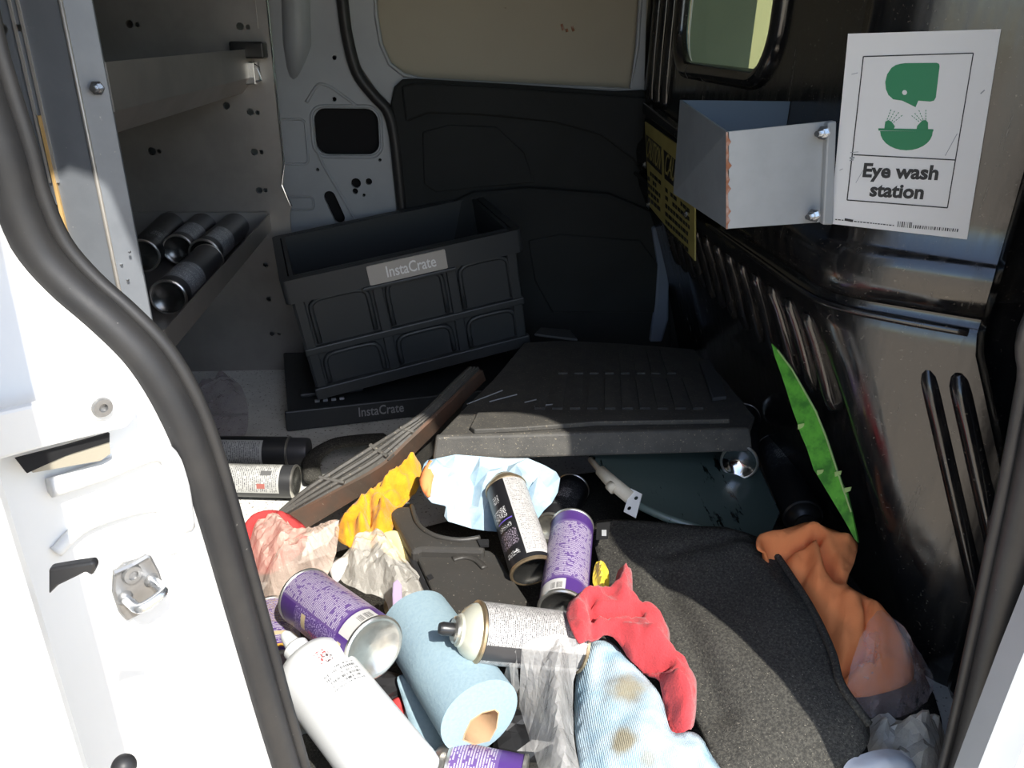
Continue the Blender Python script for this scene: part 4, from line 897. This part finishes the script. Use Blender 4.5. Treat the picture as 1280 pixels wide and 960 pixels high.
solo('plastic_bag', sheet([(236, 545, .02), (240, 500, .06), (255, 478, .09), (285, 470, .09), (305, 490, .08), (310, 530, .05), (295, 560, .02), (255, 565, .02)], .008, .03, .03, (), (.006, 25), (.03, 22), seed=27), 'bag_shaded', 'crumpled bag in the dark corner under the lower tray', 'bag', BG, **kb_)
# ---- small scraps
solo('yellow_wrapper', sheet([(741, 728, .125), (744, 706, .13), (752, 702, .13), (760, 712, .13), (761, 732, .125), (752, 742, .12)], .004, .012, .01, ((750, 706, 752, 738, .008, .004),), (.006, 80), (.01, 60), seed=31), 'yellow_wrap', 'scrap of yellow foil wrapper beside the purple can', 'wrapper', solid=.001)
solo('lilac_sliver', prism([at(a, b, z=.125) for a, b in [(490, 742), (491, 728), (497, 723), (502, 730), (503, 756), (498, 765), (491, 764)]], (0, 0, -.008)), M('lilac', (.46, .36, .52), .5), 'small lilac plastic sliver standing in the clear bag', 'plastic scrap', bevel=.002)
solo('paper_label', sheet([(412, 712, .09), (420, 700, .095), (436, 695, .095), (430, 715, .09), (420, 728, .085)], .006, .004, .01, (), (.002, 40), seed=33), 'sign_white', 'white printed paper scrap between the two clear bags', 'paper scrap', smooth=True, solid=.001)
solo('teal_film', sheet([(330, 765, .055), (350, 752, .065), (358, 745, .07), (356, 760, .065), (338, 776, .05), (326, 790, .045), (322, 780, .045)], .006, .004, .01, (), (.004, 40), seed=34), 'teal', 'teal film scrap beside the purple can and seal', 'plastic scrap', smooth=True, solid=.001)
for i, (a, b, z, s, lb) in enumerate([(655, 925, .02, .035, 'black crumpled plastic scrap below the paper roll'), (480, 858, .05, .03, 'black torn scrap under the big purple can'), (640, 905, .03, .025, 'black shiny fragment beside the clear bag')]):
    rnd = random.Random(40 + i); me = ico((0, 0, 0), s, 2, (1.2, .8, .55))
    for v in me.vertices: v.co *= 1 + .45 * noise.noise(v.co * 90 + Vector((i * 5, 0, 0)))
    me.transform(Matrix.Translation(at(a, b, z=z)))
    solo('black_scrap', me, 'black_plastic', lb, 'plastic scrap')
solo('red_scrap', sheet([(488, 878, .045), (500, 872, .05), (506, 890, .045), (498, 905, .04)], .006, .006, .01, (), (.004, 60), seed=35), 'pink_rag', 'red scrap between the white bottle and paper roll', 'cloth', smooth=True, solid=.002)
solo('white_scrap', sheet([(498, 895, .04), (512, 880, .045), (520, 915, .04), (512, 945, .035), (498, 930, .035)], .006, .008, .01, (), (.006, 60), (.006, 40), seed=36), 'sign_white', 'white paper scrap between the bottle and loose blue sheet', 'paper scrap', smooth=True, solid=.001)
solo('black_strap', tube(spline([at(a, b, z=z) for a, b, z in [(392, 600, .02), (390, 575, .03), (415, 556, .045), (450, 550, .05), (480, 548, .04)]], 6), .018, 10, squash=.6), 'felt', 'black looped strap on the floor behind the capped can', 'strap', smooth=True)
# dark sheet added as shade between the things of the pile
solo('gap_shade_sheet', sheet([(330, 735, .004), (420, 690, .004), (600, 640, .004), (745, 590, .004), (1000, 640, .004), (1130, 800, .004), (1180, 930, .004), (1120, 1040, .004), (600, 1060, .004), (370, 1040, .004), (335, 880, .004)], .03, .006, .03, (), (.004, 12), seed=41), 'felt', 'dark sheet added to blacken gaps on the floor under the pile of cans', 'mat', smooth=True, solid=.004)

# ---- green strip on the bulkhead
gs = thing('green_strip', 'bright green pointed strip with ragged edges leaning on the bulkhead', 'green strip', at(1072, 675, d=1.10))
gn = Vector((-.80, -.50, .35)).normalized(); go = at(1010, 540, d=1.12)
gp = [atp(a, b, go, gn) for a, b in [(966, 430), (974, 438), (992, 462), (1008, 490), (1022, 515), (1024, 522), (1034, 545), (1044, 575), (1054, 605), (1060, 614), (1062, 624), (1066, 640), (1074, 678), (1070, 674), (1058, 652), (1040, 622), (1022, 592), (1019, 588), (1010, 560), (1002, 542), (998, 528), (992, 512), (984, 486), (978, 468), (970, 446)]]
part('blade', prism(gp, gn * .004), 'green', gs)
part('torn_edge', tube([gp[i] + gn * .005 for i in (1, 2, 3, 4, 6, 7, 8, 11)], .0014, 6), 'green_raw', gs)
for a, b in ((1058, 616), (1046, 596), (1024, 594), (1000, 537)):
    c = atp(a, b, go, gn) + gn * .004
    part('ragged_bit', ico(c, .005, 1, (.8, .8, 1.3)) if False else prism([c, c + Vector((.006, -.002, .004)), c + Vector((.005, -.004, .012)), c + Vector((-.002, 0, .008))], gn * .002), 'green_raw', gs)

# ---- eye wash sign
SO = Vector((.50, .90, .70)) + BNn * .010
def s3(zx, zy, o=0.): return atp(780 + zx * .390625, zy * .390625, SO + BNn * o, BNn)
es = thing('eye_wash_sign', 'white eye wash station sign with green pictogram on the bulkhead', 'sign', (s3(660, 715) + s3(1098, 765)) / 2)
part('board', prism([s3(718, 108), s3(1207, 93), s3(1098, 765), s3(660, 715)], BNn * .002), 'sign_white', es)
def ink(nm, pts, mat, o=.0022, h=.0003): return part(nm, prism([s3(a, b, o) for a, b in pts], BNn * h), mat, es)
def line(nm, a, b, w, mat='ink_black', o=.0022):
    d = Vector((b[0] - a[0], b[1] - a[1])).normalized(); n = Vector((-d.y, d.x)) * w / 2
    return ink(nm, [(a[0] + n.x, a[1] + n.y), (b[0] + n.x, b[1] + n.y), (b[0] - n.x, b[1] - n.y), (a[0] - n.x, a[1] - n.y)], mat, o)
fq = [(766, 181), (1118, 170), (1035, 665), (714, 640)]
for i in range(4): line('frame_line', fq[i], fq[(i + 1) % 4], 3.6)
line('divider_line', (734, 495), (1061, 512), 3.6)
hd = ink('head', [(885, 204), (900, 202), (1000, 201), (1008, 204), (1010, 212), (998, 312), (992, 322), (980, 325), (942, 322), (933, 343), (915, 334), (890, 322), (862, 318), (846, 304), (838, 285), (836, 262), (842, 238), (856, 217), (870, 208)], 'ink_green')
ink('eye', [(898 + 8 * math.cos(i * .63), 296 + 8 * math.sin(i * .63)) for i in range(10)], 'sign_white', .0026)
ink('bowl', [(818, 419)] + [(904 + 84 * math.cos(math.pi - i * math.pi / 14), 421 + 60 * math.sin(i * math.pi / 14)) for i in range(15)] + [(988, 420)], 'ink_green')
line('bowl_rim', (814, 414), (990, 417), 7, 'ink_green')
ink('spray_head', [(833, 413), (836, 389), (846, 384), (856, 389), (867, 404), (863, 414)], 'ink_green')
ink('spray_head', [(936, 415), (938, 403), (955, 385), (966, 384), (973, 392), (973, 415)], 'ink_green')
for a, b in (((842, 383), (856, 347)), ((850, 384), (868, 352)), ((857, 388), (882, 356)), ((862, 392), (894, 366)), ((944, 389), (918, 368)), ((951, 386), (928, 360)), ((957, 383), (942, 349)), ((966, 383), (966, 348))):
    for k in range(4):
        t0, t1 = k / 4, k / 4 + .15
        line('water_dash', (lerp(a[0], b[0], t0), lerp(a[1], b[1], t0)), (lerp(a[0], b[0], t1), lerp(a[1], b[1], t1)), 2.2, 'ink_green')
def stext(nm, s, c, w, h, ends, mat='ink_black', bold=.038):
    fr_ = frame(s3(*c, .0022), s3(*ends[1]) - s3(*ends[0]), s3(c[0], c[1] - 50) - s3(c[0], c[1] + 50))
    wid = (s3(*ends[1]) - s3(*ends[0])).length * w
    return part(nm, text(s, h, fr_, .0003, bold * h, width=wid), mat, es)
stext('lettering', 'Eye wash', (883, 551), 1.0, .0215, ((763, 545), (1004, 554)))
stext('lettering', 'station', (873, 613), 1.0, .0215, ((787, 608), (959, 617)))
rnd = random.Random(2)
x = 876.
while x < 1072:
    w = rnd.choice((1.5, 2.5, 4)); y = 708 + (x - 876) * .085
    line('barcode_bar', (x + w / 2, y + (8 if x > 925 else 0)), (x + w / 2 - 2, y + 18), w); x += w + rnd.choice((1.8, 3, 4))
x = 676.
while x < 862:
    w = rnd.uniform(3, 9)
    if not 700 < x < 735: line('fine_print', (x, 702 + (x - 676) * .105), (x + w, 702 + (x + w - 676) * .105), 3)
    x += w + 3
line('maker_mark', (706, 702), (733, 707), 8)
for a, b, w in (((728, 238), (748, 233), 2), ((1141, 300), (1154, 288), 4), ((1028, 498), (1066, 428), 2.2), ((690, 545), (700, 540), 2), ((742, 585), (765, 545), 1.5), ((722, 506), (738, 504), 6), ((724, 488), (750, 486), 2), ((722, 514), (735, 511), 4)):
    line('scuff', a, b, w, 'print_grey', .0024)

# ---- eye wash bracket
eb = thing('metal_bracket', 'grey U shaped metal bracket with chipped paint on the bulkhead', 'bracket', (.42, 1.0, .60))
YB = .905
f4 = [at(908, 165, y=YB), at(1040, 151, y=YB), at(1036, 277, y=YB), at(908, 286, y=YB)]
part('near_arm', prism(f4, (0, .003, 0)), 'bracket_lit', eb)
fl_ = [at(1030, 152, y=YB - .001), at(1041, 150, y=YB - .001), at(1037, 279, y=YB - .001), at(1024, 279, y=YB - .001)]
part('flange', prism(fl_, (.0, -.010, 0)), 'bracket_lit', eb, bevel=.002)
xl = f4[0].x
bkT = at(850, 125, x=xl + .004); bkB = Vector((bkT.x + .004, bkT.y, f4[3].z + .004))
part('outer_face', prism([f4[0], f4[3], bkB, bkT], (.003, 0, 0)), 'bracket', eb)
part('far_arm', prism([bkT, bkB, Vector((.497, bkB.y, bkB.z)), Vector((.497, bkT.y, bkT.z))], (0, -.003, 0)), M('bracket_shade', (.10, .14, .19), .5, .2), eb)  # inner side, darkest copy, shade put into the colour
rnd = random.Random(4)
ed = []
for i in range(22):
    t = i / 21; p = f4[0].lerp(f4[3], t); ed.append(p + Vector((.0015 + .006 * max(0, noise.noise(Vector((i * .55, 3, 1)))) + .004 * (i % 5 == 2), -.0006, 0)))
ed2 = [f4[3] + Vector((-.0008, -.0006, 0)), f4[0] + Vector((-.0008, -.0006, 0))]
part('rusty_edge', prism(ed + ed2, (0, -.0006, 0)), 'rust', eb)
for a, b in ((1030, 166), (1018, 269)):
    c = at(a, b, y=YB - .011); bolt(eb, c, (-.75, -.6, 0), .0055, .018)

# ---- caution sign
cs = thing('caution_sign', 'yellow two part caution sign behind the grey bracket', 'sign', at(840, 290, x=.47))
def c3(px, py, o=0.): return at(px, py, x=.470 - o)
part('board', prism([c3(806, 152), c3(868, 196), c3(868, 326), c3(811, 257)], (.003, 0, 0)), 'caution_yellow', cs)
def cink(nm, pts, mat='ink_black', o=.0006): return part(nm, prism([c3(a, b, o) for a, b in pts], (.0004, 0, 0)), mat, cs)
cink('header_bar', [(807.5, 168), (826.5, 184), (827, 219), (808.5, 201)])
cink('header_bar', [(829.5, 187), (862, 215), (863, 252), (830.5, 223)])
for (a, b, c, d, s) in ((808, 184, 826.5, 202, 'CAUTION'), (830.5, 204, 862, 233, 'CAUTION')):
    A_, B_2 = c3(a, b, .0012), c3(c, d, .0012)
    fr_ = frame((A_ + B_2) / 2, B_2 - A_, UZ)
    part('lettering', text(s, .060, fr_, .0003, .0, width=(B_2 - A_).length * .92), 'caution_yellow', cs)
rnd = random.Random(8)
for (x0, x1, y0, sl2, rows) in ((809.5, 826, 211, .93, 5), (831.5, 862, 234, .92, 6)):
    for k in range(rows):
        x = x0
        while x < x1 - 2:
            w = rnd.uniform(1.5, 4); yy = y0 + k * (8.5 + (1.5 if x0 > 830 else 0)) + (x - x0) * sl2
            if k > 1 or rnd.random() < .8: cink('fine_print', [(x, yy), (min(x + w, x1), yy + (min(x + w, x1) - x) * sl2), (min(x + w, x1), yy + 5 + (min(x + w, x1) - x) * sl2), (x, yy + 5)])
            x += w + .9
for a, b in ((806.5, 206), (858, 268), (811, 256)): bolt(cs, c3(a, b, .0), (-1, 0, 0), .006, .006)
tl = tag(obj('mounting_rail', prism([at(803, 128, x=.476), at(866, 176, x=.476), at(866, 190, x=.476), at(803, 142, x=.476)], (.02, 0, 0)), 'gloss_black', None, bevel=.003), 'black rail above the caution sign on the bulkhead', 'rail')

# ---- striker on the jamb
sk = thing('door_striker', 'grey steel door striker with a wire loop on the white jamb', 'striker', jp(175, 740))
part('base_plate', prism([jp(a, b, .002) for a, b in [(139, 716), (152, 702), (170, 697), (186, 691), (197, 712), (205, 738), (199, 748), (172, 766), (156, 774), (146, 762), (138, 738)]], JN * .0035), 'steel_grey', sk, bevel=.0015)
part('plate_ridge', tube([jp(142, 716, .006), jp(165, 706, .006), jp(184, 695, .006)], .0018, 6), 'steel_grey', sk)
la, lb_ = jp(155, 746, .004), jp(188, 724, .004)
lp_ = spline([la, la + JN * .010, la + JN * .018 + (lb_ - la) * .10, la + JN * .018 + (lb_ - la) * .9, lb_ + JN * .010, lb_], 5)
part('loop', tube(lp_, .0032, 10), 'zinc', sk, smooth=True)
for p in (la, lb_): part('loop_collar', ico(p, .0052, 2), 'steel_grey', sk, smooth=True)
m_ = Matrix.Translation(jp(164, 717, .0055)) @ JN.to_track_quat('Z', 'Y').to_matrix().to_4x4()
me = lathe(((.0001, .0015), (.0028, .0015), (.003, .003), (.0055, .0028), (.006, .001), (.0062, 0)), 16); me.transform(m_); part('screw', me, 'steel_grey', sk)
